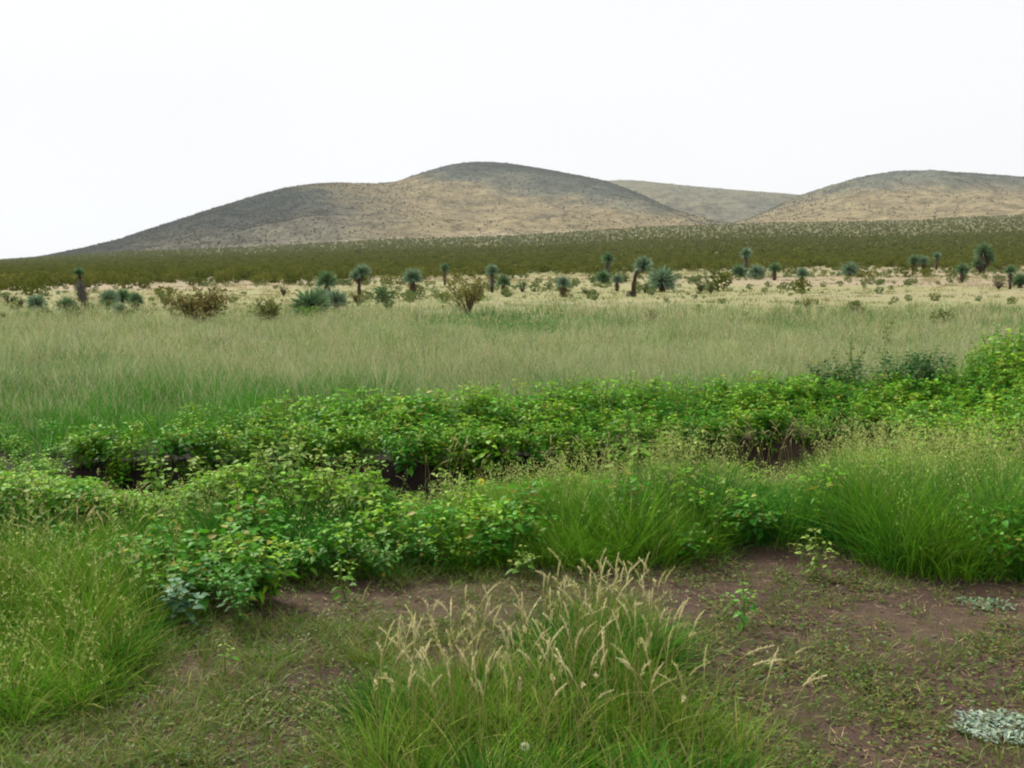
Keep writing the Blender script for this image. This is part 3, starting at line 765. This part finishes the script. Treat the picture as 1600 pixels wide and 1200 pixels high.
single(1162, 985, 72, 'small bright green weed growing alone in the middle of the bare dirt', 10, lin(76, 140, 44), lin(120, 172, 66), 3, .05, .5)
single(352, 1052, 42, 'tiny upright weed on dirt below the dark leafy clump at left', 11, G1, Y2, 1, .035)
single(815, 905, 48, 'low sprawling weed at the foot of the tall grass bank', 12, G1, Y2, 4, .05, 1.1)
single(370, 985, 105, 'dark green bushy weed with large leaves at the left edge of the dirt', 13, D1, D2, 13, .042, .8, node=.03)
single(405, 950, 70, 'dark leafy weed touching the left corner of the dirt patch', 14, D1, lin(78, 150, 60), 10, .04, .8, node=.03)
single(320, 950, 75, 'dark weed between the grey green broad leaved plant and the dark bushy weed', 15, D1, D2, 11, .042, .8, node=.03)
single(600, 910, 70, 'spreading mid green weed in the grass left of the bank shade', 16, lin(70, 124, 46), lin(104, 150, 66), 11, .042, .9, node=.03)
single(545, 900, 60, 'blue green leafy weed in the grass above the small lone weed', 17, lin(62, 116, 60), lin(104, 152, 96), 10, .045, .9, node=.03)
single(655, 895, 60, 'dark leafy weed where the tall grass bank begins', 18, D1, D2, 10, .04, .9, node=.03)
single(240, 800, 90, 'leafy weed standing before the left end of the dark ditch', 19, G1, G2, 4, .07, dist=6.8)
single(310, 795, 85, 'thin weed with pale tips against the dark soil of the left ditch', 20, G1, Y2, 3, .065, dist=6.9)
single(840, 660, 62, 'pale tipped weed standing up behind the weed row near the meadow', 21, lin(110, 150, 60), Y2, 2, .08, .4, dist=10.2)
single(1180, 850, 60, 'broad leaved weed in the shade at the foot of the right grass bank', 22, lin(62, 116, 46), lin(104, 148, 66), 9, .045, 1.0, node=.035)
single(1120, 838, 55, 'small leafy weed left of the gap in the right grass bank', 23, D1, lin(100, 156, 70), 5, .05, .9)
single(1575, 640, 138, 'tall dark weed rising at the far right above the weed row', 24, D1, lin(84, 140, 40), 8, .065, .45, dist=12.0, node=.04)
single(1530, 640, 104, 'bushy weed just left of the tallest weed at the right edge', 25, lin(54, 112, 30), lin(88, 142, 42), 9, .065, .6, dist=11.8, node=.04)
single(1452, 600, 96, 'dark blue green bush at the back of the weed row on the right', 26, lin(38, 92, 46), lin(46, 100, 50), 30, .065, 1.2, name='leafy_bush', cat='bush', dist=12.4, node=.045)
single(1408, 600, 92, 'low dark bush left of the blue green bush behind the right weed row', 27, lin(36, 88, 44), lin(44, 98, 46), 28, .065, 1.2, name='leafy_bush', cat='bush', dist=12.5, node=.045)
single(1314, 600, 88, 'round dark green bush alone at the edge of the pale meadow on the right', 28, lin(30, 78, 36), lin(36, 84, 36), 30, .065, 1.4, name='leafy_bush', cat='bush', dist=12.4, node=.045)
single(1340, 585, 112, 'sparse twiggy weed rising above the round dark bush', 29, lin(74, 104, 52), lin(110, 128, 72), 4, .05, .6, dist=12.8, node=.09)
single(1385, 530, 55, 'slender olive weed standing alone in the pale meadow on the right', 30, lin(92, 112, 58), lin(118, 130, 74), 3, .10, .35, dist=22.0, node=.12)
# grey-green broad leaved plant and silver mats
single(282, 985, 72, 'grey green broad leaved plant beside the left grass and dark weeds', 31, lin(74, 114, 84), lin(106, 142, 112), 7, .06, .8, wr=.8)
def mat_plant(px, v, rx, ry, n, label, c):
    p = gp(px, v); m = MB()
    a = R.random(n) * 2 * PI; r = np.sqrt(R.random(n)) * (.75 + .4 * vnoise(np.cos(a) * 2 + 5, np.sin(a) * 2 + 5, 2))
    x = rx * r * np.cos(a); y = ry * r * np.sin(a)
    z = gz(x + p[0], y + p[1]) - p[2] + .005 + .035 * R.random(n) * (1 - r * .5)
    b = R.random(n) * 2 * PI
    D = np.stack([np.cos(b), np.sin(b), .2 + .7 * R.random(n)], 1)
    leaves(m, np.stack([x, y, z], 1), D, np.array([0, 0, 1.0]) + R.normal(size=(n, 3)) * .4, .02 + .015 * R.random(n), .008 + .006 * R.random(n), jitter_col(c, n, .15))
    e = empty('silver_leaf_mat', p); tag(e, label, 'plant'); m.build('leaves', M_LEAF, e)
    s = MB()
    for k in range(14):
        a = R.random() * 6.28; q = np.array([math.cos(a) * rx, math.sin(a) * ry, 0]) * .8
        q[2] = float(gz(q[0] + p[0], q[1] + p[1])) - p[2] + .01
        tube(s, [[0, 0, -.01], q * .5 + [0, 0, .012], q], [.002, .0016, .001], lin(150, 140, 116), 4)
    s.build('stems', M_WOOD, e)
mat_plant(1570, 1145, .17, .14, 620, 'silvery white leafed mat plant on the dirt at the lower right corner', lin(150, 168, 150))
mat_plant(1540, 950, .12, .09, 120, 'thin sparse silvery mat plant on dirt near the right grass bank', lin(120, 146, 112))
# flowers
def flower(px, v, d, h, petal, centre, label, np_=10, pr=.022):
    z = CAMH + ray(px, v)[2] / ray(px, v)[1] * d; x = ray(px, v)[0] / ray(px, v)[1] * d
    g0 = float(gz(x, d)); e = empty('flower', (x, d, g0)); tag(e, label, 'flower'); hh = z - g0
    s = MB(); tube(s, [[.01, .02, 0], [.004, .01, hh * .5], [0, 0, hh]], [.0025, .002, .0018], lin(110, 130, 60), 5); s.build('stem', M_WOOD, e)
    m = MB(); a = np.arange(np_) / np_ * 2 * PI
    D = np.stack([np.cos(a), -.35 + 0 * a, np.sin(a)], 1)
    leaves(m, np.tile([0, -.004, hh], (np_, 1)) + D * .006, D, np.tile([0, -1.0, .2], (np_, 1)), pr, pr * .5, petal, .05); m.build('petals', M_LEAF, e)
    c = MB(); th = np.linspace(0, PI, 6)
    tube(c, np.stack([0 * th, -np.linspace(-.006, .010, 6), hh + 0 * th], 1), .0085 * np.sin(np.clip(th, .1, 3.0)), centre, 8); c.build('flower_centre', M_LEAF, e)
flower(752, 752, 6.9, .3, lin(226, 200, 70), lin(190, 150, 50), 'single yellow flower among weeds in front of the middle ditch')
flower(820, 1164, 3.25, .2, lin(214, 214, 190), lin(200, 196, 160), 'small white flower head in the grass at the bottom of the clump', 12, .011)

# ------------------------------------------------------------------ yuccas
ry = np.random.default_rng(9)
YG = [(lin(88, 118, 90), lin(146, 168, 136)), (lin(74, 108, 72), lin(124, 152, 106))]
def rosette(m, c, up, n, L, w, ca, cb, low=-.35):
    low = low - .3; w = w * 1.7; n = int(n * 1.3)
    z = low + (1 - low) * ry.random(n); a = ry.random(n) * 2 * PI; r = np.sqrt(np.clip(1 - z * z, 0, 1))
    D = np.stack([r * np.cos(a), r * np.sin(a), z], 1) + np.asarray(up) * .15; D = unit(D)
    S = unit(np.cross(D, ry.normal(size=(n, 3)))); N = np.cross(S, D)
    Ls = (L * (.75 + .35 * ry.random(n)))[:, None]; b = c + D * .05
    md = b + D * Ls * .45; V = np.stack([b - S * w * .4, b + S * w * .4, md + S * w * .5, md - S * w * .5, b + D * Ls - np.array([0, 0, 1]) * Ls * .05], 1)
    k = ry.random((n, 1)); col = np.repeat(ca * (1 - k) + cb * k, 5, 0)
    m.add(V.reshape(-1, 3), (np.array([[0, 1, 2], [0, 2, 3], [3, 2, 4]])[None] + (np.arange(n) * 5)[:, None, None]).reshape(-1, 3), col)
def skirt(m, p0, p1, n, L, w, cs):
    p0 = np.asarray(p0, float); p1 = np.asarray(p1, float)
    t = ry.random((n, 1)); b = p0 * (1 - t) + p1 * t; a = ry.random(n) * 2 * PI
    w = w * 1.6; L = L * 1.1
    D = unit(np.stack([np.cos(a), np.sin(a), -.8 - 1.2 * ry.random(n)], 1)); S = unit(np.cross(D, np.array([0, 0, 1.0])))
    Ls = (L * (.6 + .5 * ry.random(n)))[:, None]
    V = np.stack([b - S * w * .5, b + S * w * .5, b + D * Ls + np.stack([np.cos(a), np.sin(a), 0 * a], 1) * .08], 1)
    m.add(V.reshape(-1, 3), np.arange(3 * n).reshape(-1, 3), np.repeat(jitter_col(cs, n, .18), 3, 0))
DEAD = lin(106, 90, 70); DEADG = lin(104, 100, 88); BARK = lin(70, 58, 50)
def make_yucca(kind, ci):
    ca, cb = YG[ci]; root = empty('yucca', (0, 0, -100)); parts = []; H = 1.0
    t, s, r = MB(), MB(), MB()
    def head(p, up, L, n=170, w=.05, low=-.4): 
        m = MB(); rosette(m, np.asarray(p, float), up, n, L, w, ca, cb, low); parts.append(m.build('rosette', M_YUCCA, root))
    def trunk(pts, rad): 
        m = MB(); tube(m, pts, rad, BARK, 7); parts.append(m.build('trunk', M_WOOD, root))
    def sk(p0, p1, n, L=.5, c=DEAD): 
        m = MB(); skirt(m, p0, p1, n, L, .05, c); parts.append(m.build('dead_leaf_skirt', M_WOOD, root))
    if kind == 'round':
        trunk([[0, 0, -.05], [0, 0, .3], [0, 0, .42]], [.13, .12, .08]); sk([0, 0, .25], [0, 0, .42], 60, .4); head([0, 0, .42], [0, 0, 1], .62, 210, .05, -.5); H = 1.05
    elif kind == 'skirted':
        trunk([[0, 0, -.05], [0, 0, .6], [0, 0, 1.1]], [.15, .13, .1]); sk([0, 0, .35], [0, 0, 1.1], 220, .5); head([0, 0, 1.12], [0, 0, 1], .74, 220, .05, -.35); H = 1.85
    elif kind == 'twin':
        trunk([[0, 0, -.05], [-.05, 0, .5], [-.15, 0, .9]], [.15, .13, .1]); sk([-.03, 0, .35], [-.15, 0, .9], 150, .45); head([-.15, 0, .92], [0, 0, 1], .58, 170, .05, -.3)
        trunk([[.1, .05, -.05], [.3, .05, .3], [.36, .05, .55]], [.12, .1, .08]); sk([.25, .05, .25], [.36, .05, .55], 80, .35); head([.36, .05, .57], [.2, 0, 1], .52, 150, .05, -.4); H = 1.5
    elif kind == 'tree':
        trunk([[0, 0, -.05], [-.03, 0, .6], [.04, 0, 1.1], [.16, 0, 1.5]], [.13, .10, .09, .08]); sk([.05, 0, 1.15], [.16, 0, 1.5], 90, .4, DEAD); head([.17, 0, 1.53], [.3, 0, 1], .55, 190, .05, -.35)
        trunk([[-.01, 0, .85], [-.14, .03, 1.1], [-.2, .04, 1.3]], [.08, .07, .06]); sk([-.15, .03, 1.1], [-.2, .04, 1.3], 50, .35); head([-.2, .04, 1.32], [-.3, 0, 1], .45, 130, .045, -.3); H = 2.1
    elif kind == 'bent':
        trunk([[-.12, 0, -.05], [-.14, 0, .5], [-.05, 0, 1.0], [.1, 0, 1.3], [.3, 0, 1.5]], [.14, .10, .09, .085, .08]); sk([.05, 0, 1.25], [.3, 0, 1.5], 60, .35); head([.32, 0, 1.52], [.5, 0, .8], .55, 190, .05, -.4)
        sk([-.35, 0, .2], [-.3, 0, .3], 50, .35, DEADG); H = 2.05
    elif kind == 'shaggy':
        trunk([[.12, 0, -.05], [.1, 0, .6], [-.02, 0, 1.5], [-.08, 0, 1.9]], [.15, .12, .1, .07]); sk([.1, 0, .7], [-.06, 0, 1.7], 300, .6, DEADG); head([-.08, 0, 1.92], [0, 0, 1], .36, 120, .05, -.2); H = 2.25
    elif kind == 'slim':
        trunk([[0, 0, -.05], [.02, 0, .8], [0, 0, 1.5]], [.11, .09, .07]); sk([0, 0, .5], [0, 0, 1.5], 150, .4, DEADG); head([0, 0, 1.52], [0, 0, 1], .54, 170, .05, -.35); H = 2.05
    elif kind == 'fan':
        trunk([[0, 0, -.05], [0, 0, .25], [0, 0, .5]], [.16, .14, .1]); sk([0, 0, .25], [0, 0, .5], 70, .4); head([0, 0, .5], [0, 0, 1], .85, 230, .06, -.35); H = 1.35
    elif kind == 'big':
        trunk([[0, 0, -.05], [-.05, 0, .7], [0, 0, 1.4]], [.18, .15, .12]); sk([-.03, 0, .9], [0, 0, 1.4], 120, .5); head([0, 0, 1.43], [0, 0, 1], .68, 220, .055, -.35)
        trunk([[.06, 0, .3], [.3, 0, .7], [.4, 0, .95]], [.12, .1, .09]); sk([.25, 0, .6], [.4, 0, .95], 70, .4); head([.4, 0, .98], [.4, 0, 1], .55, 170, .05, -.35)
        trunk([[.02, .1, -.05], [-.2, .1, .35], [-.3, .1, .6]], [.12, .1, .08]); sk([-.2, .1, .35], [-.3, .1, .6], 60, .35, DEAD); head([-.3, .1, .62], [-.4, 0, 1], .5, 140, .05, -.3); H = 2.1
    return root, parts, H
PROTO = {}
YG_ = 'yuccas on the sandy flat below the hills'
def yucca(px, top, base, kind, ci, label, rz=None):
    p = gp(px, base); h = (base - top) / F * p[1] * 1.02
    key = (kind, ci)
    if key not in PROTO:
        PROTO[key] = make_yucca(kind, ci); root = PROTO[key][0]
    else:
        root = copy_tree(PROTO[key][0], PROTO[key][1])
    s = h / PROTO[key][2]
    root.location = p; root.scale = (s, s, s)
    root.rotation_euler = (0, 0, (ry.random() * .5 - .25) if kind in ('bent', 'tree', 'big', 'twin', 'shaggy') and rz is None else (rz if rz is not None else ry.random() * 6.28))
    tag(root, label, 'yucca', YG_)
YUC = [
 (58, 457, 487, 'round', 0, 'round stemless yucca nearest the left edge, dark ball on sand'),
 (104, 461, 490, 'round', 1, 'round yucca between the leftmost ball yucca and the tall shaggy trunk'),
 (128, 419, 484, 'shaggy', 1, 'tall shaggy grey trunked yucca with one small dark head at far left'),
 (171, 450, 478, 'fan', 0, 'spreading yucca at the upper left of the cluster right of the shaggy trunk'),
 (192, 449, 474, 'fan', 1, 'spreading yucca at the back of the cluster right of the shaggy trunk'),
 (188, 471, 495, 'round', 0, 'small low ball yucca lowest in the left cluster'),
 (213, 456, 489, 'skirted', 1, 'stout yucca with reddish dead skirt at the right end of the left cluster'),
 (511, 422, 470, 'skirted', 1, 'tallest yucca of the dense clump left of the forked tree yucca'),
 (486, 447, 500, 'fan', 1, 'big spreading yucca lowest and nearest in the dense clump left of the forked tree'),
 (501, 446, 478, 'round', 0, 'small yucca squeezed in the middle of the dense clump'),
 (526, 450, 484, 'fan', 0, 'dark spreading yucca at the right end of the dense clump'),
 (562, 411, 466, 'tree', 0, 'forked tree yucca with a bare trunk standing right of the dense clump'),
 (645, 417, 462, 'skirted', 0, 'single upright yucca with brown skirt on open sand left of centre'),
 (695, 411, 446, 'slim', 1, 'thin grey yucca left of the brown thorn bush at centre'),
 (769, 413, 457, 'slim', 0, 'taller thin yucca of the touching pair at centre'),
 (787, 428, 461, 'skirted', 1, 'shorter stout yucca of the touching pair at centre'),
 (880, 430, 464, 'skirted', 0, 'upright yucca with dark skirt alone on sand right of the centre pair'),
 (949, 394, 440, 'slim', 1, 'very slender tall yucca rising against the scrub behind the bent tree yucca'),
 (942, 420, 443, 'round', 1, 'small ball yucca at the foot of the slender tall yucca'),
 (964, 427, 455, 'skirted', 0, 'short yucca between the slender tall one and the bent tree yucca'),
 (994, 400, 464, 'bent', 0, 'tree yucca with bare bent trunk and one head leaning right'),
 (1034, 414, 456, 'fan', 0, 'large spiky blue green yucca just right of the bent tree yucca'),
 (1165, 387, 428, 'slim', 0, 'slender yucca with tiny high head behind the low row right of centre'),
 (1154, 411, 434, 'round', 1, 'dark ball yucca at the left of the low row right of centre'),
 (1182, 411, 436, 'round', 0, 'pale ball yucca in the middle of the low row right of centre'),
 (1210, 409, 438, 'skirted', 1, 'skirted yucca at the right end of the low row'),
 (1253, 417, 447, 'skirted', 0, 'lone skirted yucca on grass right of the low row'),
 (1327, 407, 432, 'fan', 0, 'wide low yucca alone between the lone skirted one and the trio'),
 (1427, 397, 424, 'skirted', 1, 'left yucca of the trio under the scrub on the right'),
 (1443, 399, 424, 'skirted', 0, 'middle yucca of the trio under the scrub on the right'),
 (1463, 394, 422, 'slim', 0, 'right and thinnest yucca of the trio under the scrub'),
 (1535, 379, 427, 'big', 1, 'largest three headed tree yucca near the right edge'),
 (1503, 410, 441, 'skirted', 1, 'dark stout yucca left below the largest three headed yucca'),
 (1578, 414, 452, 'slim', 1, 'dark slim yucca with grey trunk close to the right edge'),
 (1594, 424, 450, 'fan', 1, 'bright green spreading yucca cut by the right edge'),
]
for yy in YUC: yucca(*yy)

# ------------------------------------------------------------------ bushes on the flat
def bush(px, top, base, wpx, label, cA, cB, twig=True, seed=0, name='desert_bush', n=900):
    p = gp(px, base); h = (base - top) / F * p[1]; w = wpx / F * p[1] * .5
    rng = np.random.default_rng(seed + 100)
    e = empty(name, p); tag(e, label, 'bush')
    tw, fo = MB(), MB(); tips = []
    for k in range(22):
        a = rng.random() * 2 * PI; q = np.array([math.cos(a) * w * (.3 + .7 * rng.random()), math.sin(a) * w * (.3 + .7 * rng.random()), h * (.45 + .55 * rng.random())])
        m_ = q * .5 + np.array([0, 0, .08 * h]); tube(tw, [[0, 0, -.05], m_, q], [.02, .012, .004], lin(86, 66, 54), 4)
        tips += [q, m_ * .5 + q * .5, m_]
    tips = np.array(tips); c = tips[rng.integers(len(tips), size=n)] + rng.normal(size=(n, 3)) * np.array([w, w, h]) * .13
    c[:, 2] = np.clip(c[:, 2], .04, h)
    d1 = unit(rng.normal(size=(n, 3))); d2 = unit(np.cross(d1, rng.normal(size=(n, 3)))); s = (h * .085 * (.6 + .8 * rng.random(n)))[:, None]
    V = np.stack([c - d1 * s, c + d2 * s * .6, c + d1 * s], 1); k = rng.random((n, 1))
    fo.add(V.reshape(-1, 3), np.arange(3 * n).reshape(-1, 3), np.repeat(cA * (1 - k) + cB * k, 3, 0))
    fo.build('foliage', M_SCRUB, e); tw.build('branches', M_WOOD, e)
OL1, OL2 = lin(78, 92, 40), lin(118, 122, 66)
BR1, BR2 = lin(96, 76, 48), lin(120, 112, 62)
GR1, GR2 = lin(62, 96, 58), lin(104, 134, 84)
bush(312, 452, 509, 100, 'wide brown thorn bush standing alone on sand at left', BR1, OL2, seed=1, n=800)
bush(420, 468, 506, 56, 'rounded olive bush between the brown thorn bush and the dense yucca clump', OL1, OL2, seed=2, n=700)
bush(732, 436, 492, 70, 'loose brownish thorn bush at centre left of the touching yucca pair', BR2, OL2, seed=3, n=420)
bush(602, 449, 478, 46, 'green bush right of the forked tree yucca', GR1, GR2, seed=4)
bush(560, 458, 478, 34, 'low olive brown bush at the foot of the forked tree yucca', BR1, OL1, seed=5, n=300)
bush(608, 470, 486, 22, 'small green bush in front of the bush right of the forked tree yucca', GR1, GR2, seed=6, n=260)
bush(486, 480, 503, 46, 'bright green bush hugging the base of the nearest clump yucca', lin(62, 112, 36), lin(104, 150, 60), seed=7)
bush(443, 448, 463, 16, 'small dark round bush on sand left of the dense yucca clump', GR1, OL1, seed=8, n=240)
bush(816, 438, 456, 26, 'small grey green bush right of the touching yucca pair', GR1, GR2, seed=9, n=260)
bush(918, 448, 462, 24, 'low green bush between the upright and the short yuccas right of centre', GR1, OL2, seed=10, n=240)
bush(1008, 440, 458, 26, 'olive bush between the bent tree yucca and the big spiky yucca', OL1, GR2, seed=11, n=260)
bush(1094, 437, 458, 22, 'left dark bush of a pair on the pale sand right of the big spiky yucca', GR1, OL1, seed=12, n=260)
bush(1111, 441, 459, 20, 'right and lower bush of the pair on pale sand', GR1, OL2, seed=13, n=240)
bush(138, 472, 487, 24, 'low bush at the base of the tall shaggy yucca', GR1, OL2, seed=14, n=240)
bush(32, 464, 481, 18, 'small pale bush left of the leftmost ball yucca', OL2, GR2, seed=15, n=220)
bush(14, 459, 474, 34, 'dark green bush at the left edge in front of the scrub', GR1, OL1, seed=16, n=300)
bush(168, 468, 484, 20, 'small green bush in front of the left yucca cluster', GR1, GR2, seed=17, n=240)
bush(258, 456, 480, 24, 'pale green bush touching the left side of the brown thorn bush', GR2, OL2, seed=18, n=260)
bush(1560, 432, 452, 30, 'low grey twiggy bush left of the dark slim yucca at right', lin(84, 84, 70), lin(112, 112, 88), seed=19, n=240)
bush(1260, 464, 482, 26, 'small yellow green bush in the meadow below the lone skirted yucca', lin(98, 124, 48), lin(132, 150, 76), seed=20, n=260)
bush(1018, 484, 506, 30, 'brownish low bush in the meadow below the bent tree yucca', BR2, OL1, seed=21, n=220)

# ------------------------------------------------------------------ clouds high over the hills (above the view), shading parts of the slopes
def mat_cloud():
    m, nt, out = new_mat('cloud'); b = nt.nodes.new('ShaderNodeBsdfDiffuse'); b.inputs[0].default_value = (.85, .86, .88, 1)
    nt.links.new(b.outputs[0], out.inputs[0]); return m
M_CLOUD = mat_cloud()
EL, AZ = math.radians(44), math.radians(-36)     # sun: azimuth from +Y (view direction) towards +X
SD = np.array([math.sin(AZ) * math.cos(EL), math.cos(AZ) * math.cos(EL), math.sin(EL)])
def cloud(target, rx, r_y, label, seed, alt=1050):
    """a flat bottomed heap of cloud placed on the line from a slope to the sun"""
    t = (alt - target[2]) / SD[2]; c = np.array(target) + SD * t
    rng = np.random.default_rng(seed); mb = MB()
    th, ph = np.meshgrid(np.linspace(0, PI, 26), np.linspace(0, 2 * PI, 49)[:-1], indexing='ij')
    for k in range(9):
        a = rng.random() * 6.28; r = .55 * math.sqrt(rng.random()) if k else 0
        ctr = np.array([rx * r * math.cos(a), r_y * r * math.sin(a), 20 * rng.random()]); s = (.75 if k == 0 else .35 + .25 * rng.random())
        d = np.stack([np.sin(th) * np.cos(ph), np.sin(th) * np.sin(ph), np.cos(th)], -1)
        g = 1 + .35 * (fbm(d[..., 0] * 3 + k * 7 + 40, d[..., 1] * 3 + d[..., 2] * 2.3 + 40, k % 5) - .5)
        V = ctr + d * g[..., None] * np.array([rx * s, r_y * s, 110 * s]); V[..., 2] = np.where(V[..., 2] < -25, -25 + (V[..., 2] + 25) * .2, V[..., 2])
        i = np.arange(26 * 48).reshape(26, 48); j = np.roll(i, -1, 1)
        q = np.stack([i[:-1], i[1:], j[1:], j[:-1]], -1).reshape(-1, 4)
        mb.add(V.reshape(-1, 3), np.concatenate([q[:, [0, 1, 2]], q[:, [0, 2, 3]]]), np.array([.85, .86, .88]))
    o = mb.build('cloud', M_CLOUD, smooth=True); o.location = c
    tag(o, label, 'cloud')
cloud((60, 2350, 215), 420, 200, 'white cloud above the view, shading the rounded summit of the main hill', 1)
cloud((-640, 1720, 90), 480, 330, 'long white cloud above the view, shading the western shoulder of the main hill', 2)
cloud((330, 2250, 120), 260, 170, 'small white cloud above the view, shading the eastern flank of the main hill', 3)
cloud((1050, 2450, 200), 420, 170, 'white cloud above the view, shading the top of the right hill', 4)

# ------------------------------------------------------------------ camera, sun, sky
cam = bpy.data.cameras.new('camera'); co = bpy.data.objects.new('camera', cam); COL.objects.link(co)
co.location = (0, 0, CAMH); co.rotation_euler = (PI / 2 - PITCH, 0, 0)
cam.sensor_width = 36; cam.lens = 36 * F / 1600; cam.clip_start = .05; cam.clip_end = 40000
scene.camera = co
# thin summer haze in a closed box round the whole place
hm, nt, out = new_mat('haze'); pv = nt.nodes.new('ShaderNodeVolumePrincipled')
pv.inputs['Color'].default_value = (.80, .88, 1.0, 1); pv.inputs['Density'].default_value = .00006; pv.inputs['Anisotropy'].default_value = .2
nt.links.new(pv.outputs[0], out.inputs['Volume'])
x0, x1, y0, y1 = float(xs[0]) - 20, float(xs[-1]) + 20, float(ys[0]) - 20, float(ys[-1]) + 20; z0, z1 = float(Z.min()) - 1, 360.0
HV = [(a, b, c_) for c_ in (z0, z1) for b in (y0, y1) for a in (x0, x1)]
hme = bpy.data.meshes.new('haze'); hme.from_pydata(HV, [], [(0, 2, 3, 1), (4, 5, 7, 6), (0, 1, 5, 4), (2, 6, 7, 3), (0, 4, 6, 2), (1, 3, 7, 5)])
hme.materials.append(hm); ho = bpy.data.objects.new('haze', hme); COL.objects.link(ho)
tag(ho, 'thin pale haze softening the far hills', 'haze', kind='stuff')
sl = bpy.data.lights.new('sun', 'SUN'); so = bpy.data.objects.new('sun', sl); COL.objects.link(so)
sl.energy = 5.0; sl.angle = math.radians(11); sl.color = (1, .94, .82)
sdir = Vector((math.sin(AZ) * math.cos(EL), math.cos(AZ) * math.cos(EL), math.sin(EL)))
so.rotation_euler = sdir.to_track_quat('Z', 'Y').to_euler(); so.location = (-20, 10, 30)

w = bpy.data.worlds.new('World'); scene.world = w; w.use_nodes = True
nt = w.node_tree; nt.nodes.clear(); N = nt.nodes; L = nt.links
out = N.new('ShaderNodeOutputWorld'); bg = N.new('ShaderNodeBackground'); bg.inputs[1].default_value = .1
sky = N.new('ShaderNodeTexSky'); sky.sky_type = 'NISHITA'; sky.sun_disc = False; sky.sun_elevation = EL; sky.sun_rotation = AZ
tc = N.new('ShaderNodeTexCoord'); sp = N.new('ShaderNodeSeparateXYZ'); L.new(tc.outputs['Generated'], sp.inputs[0])
mr = N.new('ShaderNodeMapRange'); mr.inputs[1].default_value = .22; mr.inputs[2].default_value = 1.0; mr.inputs[3].default_value = 7.85; mr.inputs[4].default_value = 8.0
L.new(sp.outputs['Z'], mr.inputs[0])
cl = N.new('ShaderNodeCombineColor')
for i in range(3): L.new(mr.outputs[0], cl.inputs[i])
mx = N.new('ShaderNodeMixRGB'); mx.inputs[0].default_value = .97
L.new(sky.outputs[0], mx.inputs[1]); L.new(cl.outputs[0], mx.inputs[2]); L.new(mx.outputs[0], bg.inputs[0]); L.new(bg.outputs[0], out.inputs[0])

vs = scene.view_settings; vs.view_transform = 'Standard'; vs.look = 'None'; vs.exposure = .34; vs.gamma = 1; vs.use_curve_mapping = False
scene.render.engine = 'CYCLES'
cy_ = scene.cycles; cy_.max_bounces = 6; cy_.diffuse_bounces = 4; cy_.transmission_bounces = 4; cy_.transparent_max_bounces = 4
cy_.use_denoising = True; cy_.filter_width = 2.1
